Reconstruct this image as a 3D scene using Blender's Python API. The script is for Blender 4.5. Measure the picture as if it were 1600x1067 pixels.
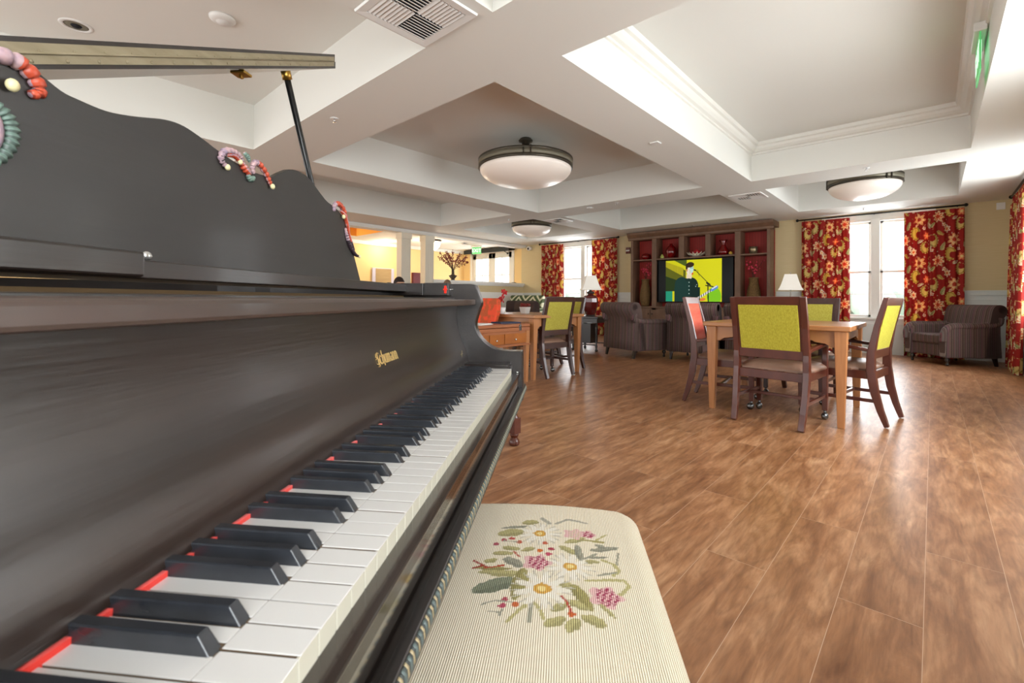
import bpy, bmesh, math, random
import numpy as np
from mathutils import Vector, Matrix
random.seed(7)
PI = math.pi
SC = bpy.context.scene
COL = SC.collection
for o in list(bpy.data.objects): bpy.data.objects.remove(o)

# ------------------------------------------------------------------ camera
CAMH = 0.945
TH, PIT, ROLL = 0.7394806, -0.00725967, 0.00696946
R0 = Vector((math.cos(TH), math.sin(TH), 0)); F0 = Vector((-math.sin(TH), math.cos(TH), 0)); Z0 = Vector((0, 0, 1))
U0 = math.cos(PIT) * Z0 + math.sin(PIT) * F0
FW = math.cos(PIT) * F0 - math.sin(PIT) * Z0
R2 = math.cos(ROLL) * R0 + math.sin(ROLL) * U0
U2 = -math.sin(ROLL) * R0 + math.cos(ROLL) * U0
cd = bpy.data.cameras.new('camera'); cam = bpy.data.objects.new('camera', cd); COL.objects.link(cam)
m3 = Matrix((R2, U2, -FW)).transposed()
cam.matrix_world = Matrix.Translation((0, 0, CAMH)) @ m3.to_4x4()
cd.sensor_width = 36; cd.lens = 720.93 / 1600 * 36
cd.shift_y = -(533.5 - 462.1) / 1600
cd.clip_start = 0.02; cd.clip_end = 300
cd.dof.use_dof = True; cd.dof.focus_distance = 1.9; cd.dof.aperture_fstop = 11
SC.camera = cam

# ------------------------------------------------------------------ world, exposure
SC.view_settings.view_transform = 'Standard'; SC.view_settings.look = 'None'
SC.view_settings.exposure = 0.47; SC.view_settings.gamma = 1; SC.view_settings.use_curve_mapping = False
w = bpy.data.worlds.new('sky'); SC.world = w; w.use_nodes = True
nt = w.node_tree; bg = nt.nodes['Background']
tc = nt.nodes.new('ShaderNodeTexCoord'); sp = nt.nodes.new('ShaderNodeSeparateXYZ')
cr = nt.nodes.new('ShaderNodeValToRGB')
nt.links.new(tc.outputs['Generated'], sp.inputs[0]); nt.links.new(sp.outputs['Z'], cr.inputs[0]); nt.links.new(cr.outputs[0], bg.inputs[0])
cr.color_ramp.elements[0].position = 0.0; cr.color_ramp.elements[0].color = (1, .99, .97, 1)
cr.color_ramp.elements[1].position = 0.6; cr.color_ramp.elements[1].color = (.78, .88, 1, 1)
bg.inputs[1].default_value = 2.25

def area_light(name, loc, target, sx, sy, power, col=(1, 1, 1)):
    l = bpy.data.lights.new(name, 'AREA'); l.shape = 'RECTANGLE'; l.size = sx; l.size_y = sy; l.energy = power; l.color = col
    o = bpy.data.objects.new(name, l); COL.objects.link(o); o.location = loc
    o.rotation_euler = (Vector(target) - Vector(loc)).to_track_quat('-Z', 'Y').to_euler(); return o
# daylight coming in at the windows
area_light('daylight_window_far_right', (-.77, 10.9, 1.6), (-.77, 0, .6), 1.1, 1.8, 42, (.93, .97, 1))
area_light('daylight_window_far_left', (-7.1, 10.9, 1.6), (-7.1, 0, .6), 1.3, 1.8, 48, (.93, .97, 1))
area_light('daylight_doors', (-10.6, 10.9, 1.4), (-10.6, 0, .6), 1.6, 2.0, 60, (.93, .97, 1))
area_light('daylight_window_right', (1.3, 7.9, 1.6), (-6, 7.9, .9), 1.7, 1.8, 70, (.95, .98, 1))
area_light('daylight_window_right_near', (1.3, 3.6, 1.6), (-6, 3.6, .9), 2.2, 1.8, 105, (.95, .98, 1))
area_light('daylight_window_right_rear', (1.3, -0.9, 1.6), (-6, -.9, .9), 2.2, 1.8, 85, (.95, .98, 1))

# ------------------------------------------------------------------ helpers
def lin(c):
    if isinstance(c, str):
        c = [int(c[i:i + 2], 16) / 255 for i in (0, 2, 4)]
        c = [x / 12.92 if x <= .04045 else ((x + .055) / 1.055) ** 2.4 for x in c]
    return (c[0], c[1], c[2], 1)

def mat(name, col, rough=.5, metal=0, spec=.5, noise=None, bump=None, coat=0, emit=None, es=0, attr=None, sheen=0, trans=0):
    """noise=(scale xyz, amount, dark colour); bump=(scale xyz, strength)"""
    m = bpy.data.materials.new(name); m.use_nodes = True; n = m.node_tree.nodes; L = m.node_tree.links
    b = n['Principled BSDF']
    b.inputs['Base Color'].default_value = lin(col); b.inputs['Roughness'].default_value = rough
    b.inputs['Metallic'].default_value = metal; b.inputs['Specular IOR Level'].default_value = spec
    b.inputs['Coat Weight'].default_value = coat; b.inputs['Coat Roughness'].default_value = .12
    if sheen: b.inputs['Sheen Weight'].default_value = sheen
    if trans: b.inputs['Transmission Weight'].default_value = trans
    if noise or bump: t = n.new('ShaderNodeTexCoord')
    if noise:
        mp = n.new('ShaderNodeMapping'); mp.inputs['Scale'].default_value = noise[0]; L.new(t.outputs['Object'], mp.inputs[0])
        x = n.new('ShaderNodeTexNoise'); x.inputs['Scale'].default_value = 1; x.inputs['Detail'].default_value = 5; L.new(mp.outputs[0], x.inputs[0])
        r = n.new('ShaderNodeValToRGB'); r.color_ramp.elements[0].position = .5 - noise[1] / 2; r.color_ramp.elements[1].position = .5 + noise[1] / 2
        r.color_ramp.elements[0].color = lin(noise[2]); r.color_ramp.elements[1].color = lin(col); L.new(x.outputs['Fac'], r.inputs[0]); L.new(r.outputs[0], b.inputs['Base Color'])
    if attr:
        a = n.new('ShaderNodeAttribute'); a.attribute_name = 'Col'; L.new(a.outputs['Color'], b.inputs['Base Color'])
    if bump:
        mp = n.new('ShaderNodeMapping'); mp.inputs['Scale'].default_value = bump[0]; L.new(t.outputs['Object'], mp.inputs[0])
        x = n.new('ShaderNodeTexNoise'); x.inputs['Scale'].default_value = 1; x.inputs['Detail'].default_value = 3; L.new(mp.outputs[0], x.inputs[0])
        bu = n.new('ShaderNodeBump'); bu.inputs['Strength'].default_value = bump[1]; bu.inputs['Distance'].default_value = .003
        L.new(x.outputs['Fac'], bu.inputs['Height']); L.new(bu.outputs[0], b.inputs['Normal'])
    if emit:
        b.inputs['Emission Color'].default_value = lin(emit); b.inputs['Emission Strength'].default_value = es
        if emit == 'attr': pass
    return m

M = {}
M['ceil'] = mat('ceiling_paint', 'e6e6e1', .75, bump=((60, 60, 60), .08))
M['trim'] = mat('white_trim_paint', 'e9e8e2', .4)
M['wains'] = mat('wainscot_paint', 'dcdfdb', .5)
M['wall'] = mat('tan_grasscloth', 'd9c8a0', .8, noise=((3, 3, 90), .9, 'ccb98c'), bump=((20, 20, 300), .2))
M['yellow'] = mat('yellow_wall_paint', 'efcf92', .8)
M['piano'] = mat('dark_walnut_satin', '2b221e', .3, noise=((30, 2.2, 40), .55, '171210'), coat=.25, bump=((120, 8, 160), .12))
M['pianoL'] = mat('dark_walnut_panel', '33241c', .32, noise=((16, 1.8, 18), .8, '120e0d'), coat=.05, bump=((120, 8, 160), .1))
M['deskp'] = mat('smoky_walnut_desk', '262220', .42, noise=((22, 3, 26), .6, '1f1c1a'), coat=.1, bump=((120, 8, 160), .1))
M['slipg'] = mat('polished_slip', '1c1613', .07, noise=((22, 2.2, 26), .7, '130f0d'), coat=1)
M['slipt'] = mat('worn_polished_slip_top', '3a3029', .16, noise=((30, 5, 30), .6, '241c19'), coat=.7)
M['rail_dark'] = mat('worn_dark_rail', '322d2b', .35, noise=((60, 12, 60), .6, '201c1b'))
M['pianoE'] = mat('walnut_rail', '4a3a34', .4, noise=((30, 4, 40), .5, '30251f'), coat=.25)
M['case_in'] = mat('iron_plate_gold', '4a3616', .6, metal=.3)
M['keyw'] = mat('ivory_key', 'd8d6d3', .25, coat=.3)
M['keywood'] = mat('key_side_wood', '5c4a36', .7)
M['keyf'] = mat('aged_key_front', 'cdc9b8', .4)
M['keyb'] = mat('ebony_key', '33363b', .2, coat=.3, noise=((40, 40, 60), .7, '26282c'))
M['edge'] = mat('worn_slip_top', '8d8471', .35, noise=((30, 5, 30), .5, '4c463c'))
M['felt'] = mat('red_felt', 'ff2a12', .9, sheen=.5)
M['brass'] = mat('old_brass', '958a72', .45, metal=.3, noise=((40, 8, 60), .8, '766a50'))
M['brassd'] = mat('dull_brass', 'a37f3c', .35, metal=.9)
M['gold'] = mat('gold_leaf_lettering', 'd8b878', .35, metal=.4)
M['blackm'] = mat('black_metal', '1a1918', .4, metal=.5)
M['bronze'] = mat('dark_bronze', '4a443a', .4, metal=.7)
M['bronzeL'] = mat('bronze_mesh_band', '7d7868', .5, metal=.4)
M['steel'] = mat('caster_steel', '6c6c6c', .25, metal=.9)
M['chrome'] = mat('silver_metal', 'c9c9c9', .25, metal=.9)
M['mahog'] = mat('mahogany_frame', '5e2c1c', .3, noise=((12, 12, 4), .7, '43190f'), coat=.3)
M['mahogd'] = mat('dark_mahogany_frame', '43241c', .32, noise=((12, 12, 4), .7, '311712'), coat=.3)
M['oak'] = mat('honey_oak', 'b37d4e', .38, noise=((7, 60, 7), .8, '9c6437'), coat=.15)
M['oakleg'] = mat('honey_oak_leg', 'bb8150', .38, noise=((60, 60, 5), .8, '9a6236'), coat=.15)
M['oakdesk'] = mat('golden_desk_wood', 'a8693f', .4, noise=((60, 6, 60), .8, '8a4f2b'), coat=.15)
M['drawer'] = mat('burl_drawer_front', 'b26a24', .35, noise=((9, 9, 9), .8, '8a4a14'), coat=.3)
M['vinyl'] = mat('brown_vinyl', '8a6a57', .35, noise=((5, 5, 5), .8, '7a5b4a'))
M['green'] = mat('lime_tweed', 'c6c045', .85, noise=((130, 130, 60), .7, '968c14'), bump=((200, 200, 200), .4))
M['greend'] = mat('olive_tweed', 'c0b850', .85, noise=((130, 130, 60), .7, '8d831d'), bump=((200, 200, 200), .4))
M['salmon'] = mat('coral_stripe_fabric', 'f0876a', .8, noise=((2, 60, 2), .5, 'd8351e'))
M['orange'] = mat('orange_scroll_fabric', 'e8502c', .8, noise=((14, 14, 14), .12, 'b9552a'))
M['knotty'] = mat('brown_alder', '80604a', .5, noise=((12, 12, 4), .8, '5c4433'))
M['white'] = mat('white_plastic', 'e8e8e6', .4)
M['ceramic'] = mat('white_ceramic', 'f2f2f0', .2)
M['black'] = mat('black_plastic', '0d0d0e', .35)
M['screen_off'] = mat('black_glass_bezel', '050505', .25, spec=.15)
M['shade'] = mat('white_linen_shade', 'efece4', .8, emit='fff4e4', es=.12)
M['redglaze'] = mat('red_glaze', '5a1712', .12, coat=.6)
M['redglass'] = mat('deep_red_glass', '6d0508', .08, coat=.8)
M['wicker'] = mat('wicker', '8a6a3c', .8, noise=((60, 60, 120), .3, '4a351b'), bump=((90, 90, 200), 1))
M['bluefab'] = mat('pale_petal', 'c8c0b8', .6)
M['redflower'] = mat('red_blossom', 'c01724', .6)
M['pinkflower'] = mat('pink_blossom', 'd3344f', .6)
M['leafm'] = mat('leaf_green', '3e5a25', .6)
M['twig'] = mat('dark_twig', '3b2417', .8)
M['darkwood'] = mat('espresso_wood', '241a15', .35, coat=.3)
M['grass'] = mat('lawn', 'ebeee4', .9, noise=((.3, .3, .3), .8, 'dde2d0'))  # near-white so the ground looks overexposed by daylight
M['hedge'] = mat('far_trees', 'ccd4c4', .9, noise=((1, 1, 1), .8, 'b4c0ab'))  # whitened to look overexposed by daylight
M['frost'] = mat('frosted_glass_bowl', 'e9e2dc', .3, emit='ffe2c8', es=.10)
M['frostlit'] = mat('lit_glass_bowl', 'fff4e0', .3, emit='ffe9c4', es=2.0)
M['dark_hole'] = mat('duct_dark', '16161e', .8)
M['exitgreen'] = mat('green_exit_acrylic', '6fcf86', .3, emit='4fe07a', es=.2)
M['skin'] = mat('skin', 'c99a7c', .5)
M['hairdark'] = mat('dark_hair', '2a1c16', .6)
M['hairgrey'] = mat('light_brown_hair', '8a6f58', .6)
M['navy'] = mat('navy_cloth', '28324a', .8)
M['teal'] = mat('teal_cloth', '3c5c60', .8)
M['paper'] = mat('paper', 'e8e6e0', .7)
M['lav'] = mat('lavender_frame', 'c4c1d4', .5)
M['art'] = mat('tan_canvas', 'b59a6c', .7, noise=((2, 2, 14), .7, '9a7f54'))
M['maroon'] = mat('maroon_panel', '5c1720', .5)
M['tanpost'] = mat('cream_column_paint', 'e3dccb', .5)
M['pot'] = mat('dark_stone_vase', '4a4034', .7)

def glass_mat():
    m = bpy.data.materials.new('window_glass'); m.use_nodes = True; n = m.node_tree.nodes; L = m.node_tree.links
    for x in list(n): n.remove(x)
    o = n.new('ShaderNodeOutputMaterial'); mx = n.new('ShaderNodeMixShader'); t = n.new('ShaderNodeBsdfTransparent'); g = n.new('ShaderNodeBsdfGlossy')
    g.inputs['Roughness'].default_value = .02; mx.inputs[0].default_value = .06
    L.new(t.outputs[0], mx.inputs[1]); L.new(g.outputs[0], mx.inputs[2]); L.new(mx.outputs[0], o.inputs[0]); return m
M['glass'] = glass_mat()

def floor_mat():
    m = bpy.data.materials.new('wood_plank_floor'); m.use_nodes = True; n = m.node_tree.nodes; L = m.node_tree.links; b = n['Principled BSDF']
    t = n.new('ShaderNodeTexCoord')
    mp = n.new('ShaderNodeMapping'); mp.inputs['Rotation'].default_value = (0, 0, PI / 2); mp.inputs['Location'].default_value = (.3, .02, 0); L.new(t.outputs['Object'], mp.inputs[0])
    br = n.new('ShaderNodeTexBrick'); L.new(mp.outputs[0], br.inputs[0])
    br.inputs['Scale'].default_value = 1; br.inputs['Brick Width'].default_value = 1.5; br.inputs['Row Height'].default_value = .205
    br.inputs['Mortar Size'].default_value = .0009; br.inputs['Mortar Smooth'].default_value = .3; br.offset = .37; br.offset_frequency = 2
    br.inputs['Color1'].default_value = (0, 0, 0, 1); br.inputs['Color2'].default_value = (1, 1, 1, 1); br.inputs['Mortar'].default_value = (.5, .5, .5, 1)
    # plank-specific offset so that grain differs from plank to plank
    sc = n.new('ShaderNodeVectorMath'); sc.operation = 'SCALE'; sc.inputs['Scale'].default_value = 7.0; L.new(br.outputs['Color'], sc.inputs[0])
    ad = n.new('ShaderNodeVectorMath'); ad.operation = 'ADD'; L.new(t.outputs['Object'], ad.inputs[0]); L.new(sc.outputs[0], ad.inputs[1])
    m1 = n.new('ShaderNodeMapping'); m1.inputs['Scale'].default_value = (15, 3.0, 1); L.new(ad.outputs[0], m1.inputs[0])
    nz = n.new('ShaderNodeTexNoise'); nz.inputs['Scale'].default_value = 1.0; nz.inputs['Detail'].default_value = 8; nz.inputs['Roughness'].default_value = .62; nz.inputs['Distortion'].default_value = .5; L.new(m1.outputs[0], nz.inputs[0])
    # wood figure rings
    m2 = n.new('ShaderNodeMapping'); m2.inputs['Scale'].default_value = (4.0, .8, 1); L.new(ad.outputs[0], m2.inputs[0])
    nf = n.new('ShaderNodeTexNoise'); nf.inputs['Scale'].default_value = 1.3; nf.inputs['Detail'].default_value = 2; L.new(m2.outputs[0], nf.inputs[0])
    mu = n.new('ShaderNodeMath'); mu.operation = 'MULTIPLY'; mu.inputs[1].default_value = 26; L.new(nf.outputs['Fac'], mu.inputs[0])
    sn = n.new('ShaderNodeMath'); sn.operation = 'PINGPONG'; sn.inputs[1].default_value = 1.0; L.new(mu.outputs[0], sn.inputs[0])
    r = n.new('ShaderNodeValToRGB'); e = r.color_ramp.elements
    e[0].position = .25; e[0].color = lin('7a4e30'); e[1].position = .78; e[1].color = lin('d6aa82')
    x = e.new(.48); x.color = lin('a2714c'); x = e.new(.6); x.color = lin('b88862'); L.new(nz.outputs['Fac'], r.inputs[0])
    mr = n.new('ShaderNodeMix'); mr.data_type = 'RGBA'; mr.blend_type = 'MULTIPLY'; mr.inputs['Factor'].default_value = .22
    L.new(r.outputs[0], mr.inputs['A']); rr = n.new('ShaderNodeValToRGB'); rr.color_ramp.elements[0].color = (.35, .3, .25, 1); rr.color_ramp.elements[0].position = .0; rr.color_ramp.elements[1].position = .5; L.new(sn.outputs[0], rr.inputs[0]); L.new(rr.outputs[0], mr.inputs['B'])
    mv = n.new('ShaderNodeMix'); mv.data_type = 'RGBA'; mv.blend_type = 'MULTIPLY'; mv.inputs['Factor'].default_value = .35
    L.new(mr.outputs['Result'], mv.inputs['A']); rb = n.new('ShaderNodeValToRGB'); rb.color_ramp.elements[0].color = (.55, .5, .48, 1); rb.color_ramp.elements[1].color = (1, 1, 1, 1); L.new(br.outputs['Color'], rb.inputs[0]); L.new(rb.outputs[0], mv.inputs['B'])
    ms = n.new('ShaderNodeMix'); ms.data_type = 'RGBA'; L.new(br.outputs['Fac'], ms.inputs['Factor']); L.new(mv.outputs['Result'], ms.inputs['A']); ms.inputs['B'].default_value = lin('c4a68c')
    L.new(ms.outputs['Result'], b.inputs['Base Color'])
    b.inputs['Roughness'].default_value = .33; b.inputs['Specular IOR Level'].default_value = .5
    bu = n.new('ShaderNodeBump'); bu.inputs['Strength'].default_value = .05; bu.inputs['Distance'].default_value = .0006
    m3_ = n.new('ShaderNodeMapping'); m3_.inputs['Scale'].default_value = (90, 9, 1); L.new(ad.outputs[0], m3_.inputs[0])
    n3 = n.new('ShaderNodeTexNoise'); n3.inputs['Scale'].default_value = 1; n3.inputs['Detail'].default_value = 3; L.new(m3_.outputs[0], n3.inputs[0])
    mf = n.new('ShaderNodeMix'); mf.data_type = 'RGBA'; mf.blend_type = 'MULTIPLY'; mf.inputs['Factor'].default_value = .38
    rf = n.new('ShaderNodeValToRGB'); rf.color_ramp.elements[0].position = .36; rf.color_ramp.elements[0].color = (.55, .48, .42, 1); rf.color_ramp.elements[1].position = .56; L.new(n3.outputs['Fac'], rf.inputs[0])
    L.new(mr.outputs['Result'], mf.inputs['A']); L.new(rf.outputs[0], mf.inputs['B']); L.new(mf.outputs['Result'], mv.inputs['A'])
    return m
M['floor'] = floor_mat()

def stripe_mat(name, axis=0, scale=1.0):
    m = bpy.data.materials.new(name); m.use_nodes = True; n = m.node_tree.nodes; L = m.node_tree.links; b = n['Principled BSDF']
    t = n.new('ShaderNodeTexCoord'); s = n.new('ShaderNodeSeparateXYZ'); L.new(t.outputs['Object'], s.inputs[0])
    a = n.new('ShaderNodeMath'); a.operation = 'MULTIPLY'; a.inputs[1].default_value = 1 / .155 * scale; L.new(s.outputs[axis], a.inputs[0])
    f = n.new('ShaderNodeMath'); f.operation = 'FRACT'; L.new(a.outputs[0], f.inputs[0])
    r = n.new('ShaderNodeValToRGB'); r.color_ramp.interpolation = 'CONSTANT'; e = r.color_ramp.elements
    cols = [(0, '57423c'), (.1, '8d8070'), (.125, '614a46'), (.28, '74505a'), (.34, '4c3d3a'), (.45, '8d827a'), (.47, '56443f'), (.62, '655c58'), (.70, '7a4a50'), (.73, '574540'), (.88, '85785f'), (.9, '4b3c38')]
    e[0].position = 0; e[0].color = lin(cols[0][1]); e[1].position = cols[1][0]; e[1].color = lin(cols[1][1])
    for p, c in cols[2:]: x = e.new(p); x.color = lin(c)
    L.new(f.outputs[0], r.inputs[0]); L.new(r.outputs[0], b.inputs['Base Color']); b.inputs['Roughness'].default_value = .85; return m
M['stripe'] = stripe_mat('striped_chenille'); M['stripeY'] = stripe_mat('striped_chenille_side', 1)

def bead_mat(name, c, d, pitch=.05):
    m = mat(name, c, .6); n = m.node_tree.nodes; L = m.node_tree.links; b = n['Principled BSDF']
    t = n.new('ShaderNodeTexCoord'); s = n.new('ShaderNodeSeparateXYZ'); L.new(t.outputs['Object'], s.inputs[0])
    a = n.new('ShaderNodeMath'); a.operation = 'MULTIPLY'; a.inputs[1].default_value = 1 / pitch; L.new(s.outputs[0], a.inputs[0])
    f = n.new('ShaderNodeMath'); f.operation = 'FRACT'; L.new(a.outputs[0], f.inputs[0])
    r = n.new('ShaderNodeValToRGB'); e = r.color_ramp.elements; e[0].position = .05; e[0].color = lin(d); e[1].position = .14; e[1].color = lin(c)
    L.new(f.outputs[0], r.inputs[0]); L.new(r.outputs[0], b.inputs['Base Color']); return m
M['redbead'] = bead_mat('red_beadboard', 'a82a20', '701812', .055)

def geo_mat():
    m = mat('green_lattice_fabric', '4c5a35', .85); n = m.node_tree.nodes; L = m.node_tree.links; b = n['Principled BSDF']
    t = n.new('ShaderNodeTexCoord'); s = n.new('ShaderNodeSeparateXYZ'); L.new(t.outputs['Object'], s.inputs[0])
    def tri(inp, sc):
        a = n.new('ShaderNodeMath'); a.operation = 'MULTIPLY'; a.inputs[1].default_value = sc; L.new(inp, a.inputs[0])
        p = n.new('ShaderNodeMath'); p.operation = 'PINGPONG'; p.inputs[1].default_value = .5; L.new(a.outputs[0], p.inputs[0]); return p.outputs[0]
    a = n.new('ShaderNodeMath'); a.operation = 'ADD'; L.new(tri(s.outputs[0], 2.1), a.inputs[0]); L.new(tri(s.outputs[2], 1.9), a.inputs[1])
    f = n.new('ShaderNodeMath'); f.operation = 'MULTIPLY'; f.inputs[1].default_value = 3; L.new(a.outputs[0], f.inputs[0])
    g = n.new('ShaderNodeMath'); g.operation = 'FRACT'; L.new(f.outputs[0], g.inputs[0])
    r = n.new('ShaderNodeValToRGB'); r.color_ramp.interpolation = 'CONSTANT'; e = r.color_ramp.elements; e[0].color = lin('4b5a36'); e[1].position = .6; e[1].color = lin('d5d2b4')
    L.new(g.outputs[0], r.inputs[0]); L.new(r.outputs[0], b.inputs['Base Color']); return m
M['lattice'] = geo_mat()
M['curtain'] = mat('floral_curtain_cloth', 'a02020', .85, attr=True)
def translucent(m, f):
    n = m.node_tree.nodes; L = m.node_tree.links; o = n['Material Output']; b = n['Principled BSDF']; a = next(x for x in n if x.type == 'ATTRIBUTE')
    t = n.new('ShaderNodeBsdfTranslucent'); mx = n.new('ShaderNodeMixShader'); mx.inputs[0].default_value = f
    L.new(a.outputs['Color'], t.inputs[0]); L.new(b.outputs[0], mx.inputs[1]); L.new(t.outputs[0], mx.inputs[2]); L.new(mx.outputs[0], o.inputs[0])
translucent(M['curtain'], .35)
M['needle'] = mat('needlepoint_cloth', 'e8dfc8', .9, attr=True)

def ribbed(m, pitch, dark):
    n = m.node_tree.nodes; L = m.node_tree.links; b = n['Principled BSDF']; a = next(x for x in n if x.type == 'ATTRIBUTE')
    t = n.new('ShaderNodeTexCoord'); s = n.new('ShaderNodeSeparateXYZ'); L.new(t.outputs['Object'], s.inputs[0])
    q = n.new('ShaderNodeMath'); q.operation = 'MULTIPLY'; q.inputs[1].default_value = 2 * PI / pitch; L.new(s.outputs[0], q.inputs[0])
    w_ = n.new('ShaderNodeMath'); w_.operation = 'SINE'; L.new(q.outputs[0], w_.inputs[0])
    r = n.new('ShaderNodeValToRGB'); r.color_ramp.elements[0].color = lin(dark); r.color_ramp.elements[0].position = 0.0; r.color_ramp.elements[1].position = .45; L.new(w_.outputs[0], r.inputs[0])
    h = n.new('ShaderNodeMath'); h.operation = 'MULTIPLY_ADD'; h.inputs[1].default_value = .5; h.inputs[2].default_value = .5; L.new(w_.outputs[0], h.inputs[0]); L.new(h.outputs[0], r.inputs[0])
    mx = n.new('ShaderNodeMix'); mx.data_type = 'RGBA'; mx.blend_type = 'MULTIPLY'; mx.inputs['Factor'].default_value = 1; L.new(a.outputs['Color'], mx.inputs['A']); L.new(r.outputs[0], mx.inputs['B']); L.new(mx.outputs['Result'], b.inputs['Base Color'])
    bu = n.new('ShaderNodeBump'); bu.inputs['Strength'].default_value = .6; bu.inputs['Distance'].default_value = .0008; L.new(h.outputs[0], bu.inputs['Height']); L.new(bu.outputs[0], b.inputs['Normal'])
ribbed(M['needle'], .0031, 'a8977a')

def tvmat():
    m = bpy.data.materials.new('tv_picture'); m.use_nodes = True; n = m.node_tree.nodes; L = m.node_tree.links; b = n['Principled BSDF']
    a = n.new('ShaderNodeAttribute'); a.attribute_name = 'Col'; b.inputs['Base Color'].default_value = (.004, .004, .004, 1); b.inputs['Roughness'].default_value = .3; b.inputs['Specular IOR Level'].default_value = .1
    L.new(a.outputs['Color'], b.inputs['Emission Color']); b.inputs['Emission Strength'].default_value = .72; return m
M['tv'] = tvmat()

class MB:
    def __init__(s): s.v = []; s.f = []; s.m = []; s.sm = []
    def add(s, vs, fs, mi=0, smooth=False):
        k = len(s.v); s.v += [tuple(x) for x in vs]; s.f += [tuple(k + i for i in f) for f in fs]; s.m += [mi] * len(fs); s.sm += [smooth] * len(fs); return s
    def box(s, a, b, mi=0):
        x0, y0, z0 = a; x1, y1, z1 = b
        return s.add([(x0, y0, z0), (x1, y0, z0), (x1, y1, z0), (x0, y1, z0), (x0, y0, z1), (x1, y0, z1), (x1, y1, z1), (x0, y1, z1)],
                     [(0, 3, 2, 1), (4, 5, 6, 7), (0, 1, 5, 4), (1, 2, 6, 5), (2, 3, 7, 6), (3, 0, 4, 7)], mi)
    def hexa(s, lo, hi, mi=0):   # two quads of 4 points, lower then upper
        return s.add(list(lo) + list(hi), [(0, 3, 2, 1), (4, 5, 6, 7), (0, 1, 5, 4), (1, 2, 6, 5), (2, 3, 7, 6), (3, 0, 4, 7)], mi)
    def cbox(s, c, sz, mi=0):
        return s.box([c[i] - sz[i] / 2 for i in range(3)], [c[i] + sz[i] / 2 for i in range(3)], mi)
    def sweep(s, pts, w, d, up=None, mi=0, smooth=False):   # rectangular bar along a polyline; w along x-ish side, d along the other
        pts = [Vector(p) for p in pts]; rings = []
        for i, p in enumerate(pts):
            t = (pts[min(i + 1, len(pts) - 1)] - pts[max(i - 1, 0)]).normalized()
            side = Vector(up or (1, 0, 0)); side = (side - t * side.dot(t)).normalized(); o = t.cross(side)
            ww = w[i] if hasattr(w, '__len__') else w; dd = d[i] if hasattr(d, '__len__') else d
            rings.append([p + side * (sx * ww / 2) + o * (sy * dd / 2) for sx, sy in ((-1, -1), (1, -1), (1, 1), (-1, 1))])
        vs = [q for r in rings for q in r]; fs = []
        for i in range(len(rings) - 1):
            for j in range(4): a = i * 4 + j; b = i * 4 + (j + 1) % 4; fs.append((a, b, b + 4, a + 4))
        n = (len(rings) - 1) * 4; fs += [(3, 2, 1, 0), (n, n + 1, n + 2, n + 3)]
        return s.add(vs, fs, mi, smooth)
    def tube(s, pts, r, seg=10, mi=0, smooth=True):
        pts = [Vector(p) for p in pts]; vs = []; fs = []; ref = None
        for i, p in enumerate(pts):
            t = (pts[min(i + 1, len(pts) - 1)] - pts[max(i - 1, 0)]).normalized()
            if ref is None: ref = Vector((0, 0, 1)) if abs(t.z) < .9 else Vector((1, 0, 0))
            a = (ref - t * ref.dot(t)).normalized(); ref = a; b = t.cross(a); rr = r[i] if hasattr(r, '__len__') else r
            vs += [p + (a * math.cos(2 * PI * k / seg) + b * math.sin(2 * PI * k / seg)) * rr for k in range(seg)]
        for i in range(len(pts) - 1):
            for k in range(seg): a = i * seg + k; b = i * seg + (k + 1) % seg; fs.append((a, b, b + seg, a + seg))
        n = (len(pts) - 1) * seg; fs += [tuple(range(seg - 1, -1, -1)), tuple(range(n, n + seg))]
        return s.add(vs, fs, mi, smooth)
    def lathe(s, prof, c=(0, 0, 0), seg=24, mi=0, smooth=True, sx=1, sy=1):   # prof = [(r,z)] bottom to top
        vs = []; fs = []
        for r, z in prof:
            for k in range(seg): vs.append((c[0] + sx * r * math.cos(2 * PI * k / seg), c[1] + sy * r * math.sin(2 * PI * k / seg), c[2] + z))
        for i in range(len(prof) - 1):
            for k in range(seg): a = i * seg + k; b = i * seg + (k + 1) % seg; fs.append((a, b, b + seg, a + seg))
        n = (len(prof) - 1) * seg
        if prof[0][0] > 1e-4: fs.append(tuple(range(seg - 1, -1, -1)))
        if prof[-1][0] > 1e-4: fs.append(tuple(range(n, n + seg)))
        return s.add(vs, fs, mi, smooth)
    def ball(s, c, r, seg=10, ring=7, mi=0):
        rx, ry, rz = r if hasattr(r, '__len__') else (r, r, r)
        return s.lathe([(max(math.sin(PI * i / ring), 1e-5), -math.cos(PI * i / ring) * rz) for i in range(ring + 1)], c, seg, mi, True, rx, ry)
    def prism(s, poly, axis, a, b, mi=0, smooth=False):   # poly 2D extruded along axis from a to b
        def P(u, v, t): return {0: (t, u, v), 1: (u, t, v), 2: (u, v, t)}[axis]
        n = len(poly); vs = [P(u, v, a) for u, v in poly] + [P(u, v, b) for u, v in poly]
        fs = [(i, (i + 1) % n, n + (i + 1) % n, n + i) for i in range(n)]
        s.add(vs, fs, mi, smooth); k = len(s.v) - 2 * n
        s.f += [tuple(range(k + n - 1, k - 1, -1)), tuple(range(k + n, k + 2 * n))]; s.m += [mi] * 2; s.sm += [False] * 2
        return s
    def shift(s, d, k=0):
        s.v = s.v[:k] + [(x + d[0], y + d[1], z + d[2]) for x, y, z in s.v[k:]]; return s
    def rotz(s, a, c=(0, 0), k=0):
        ca, sa = math.cos(a), math.sin(a)
        s.v = s.v[:k] + [(c[0] + (x - c[0]) * ca - (y - c[1]) * sa, c[1] + (x - c[0]) * sa + (y - c[1]) * ca, z) for x, y, z in s.v[k:]]; return s
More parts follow.
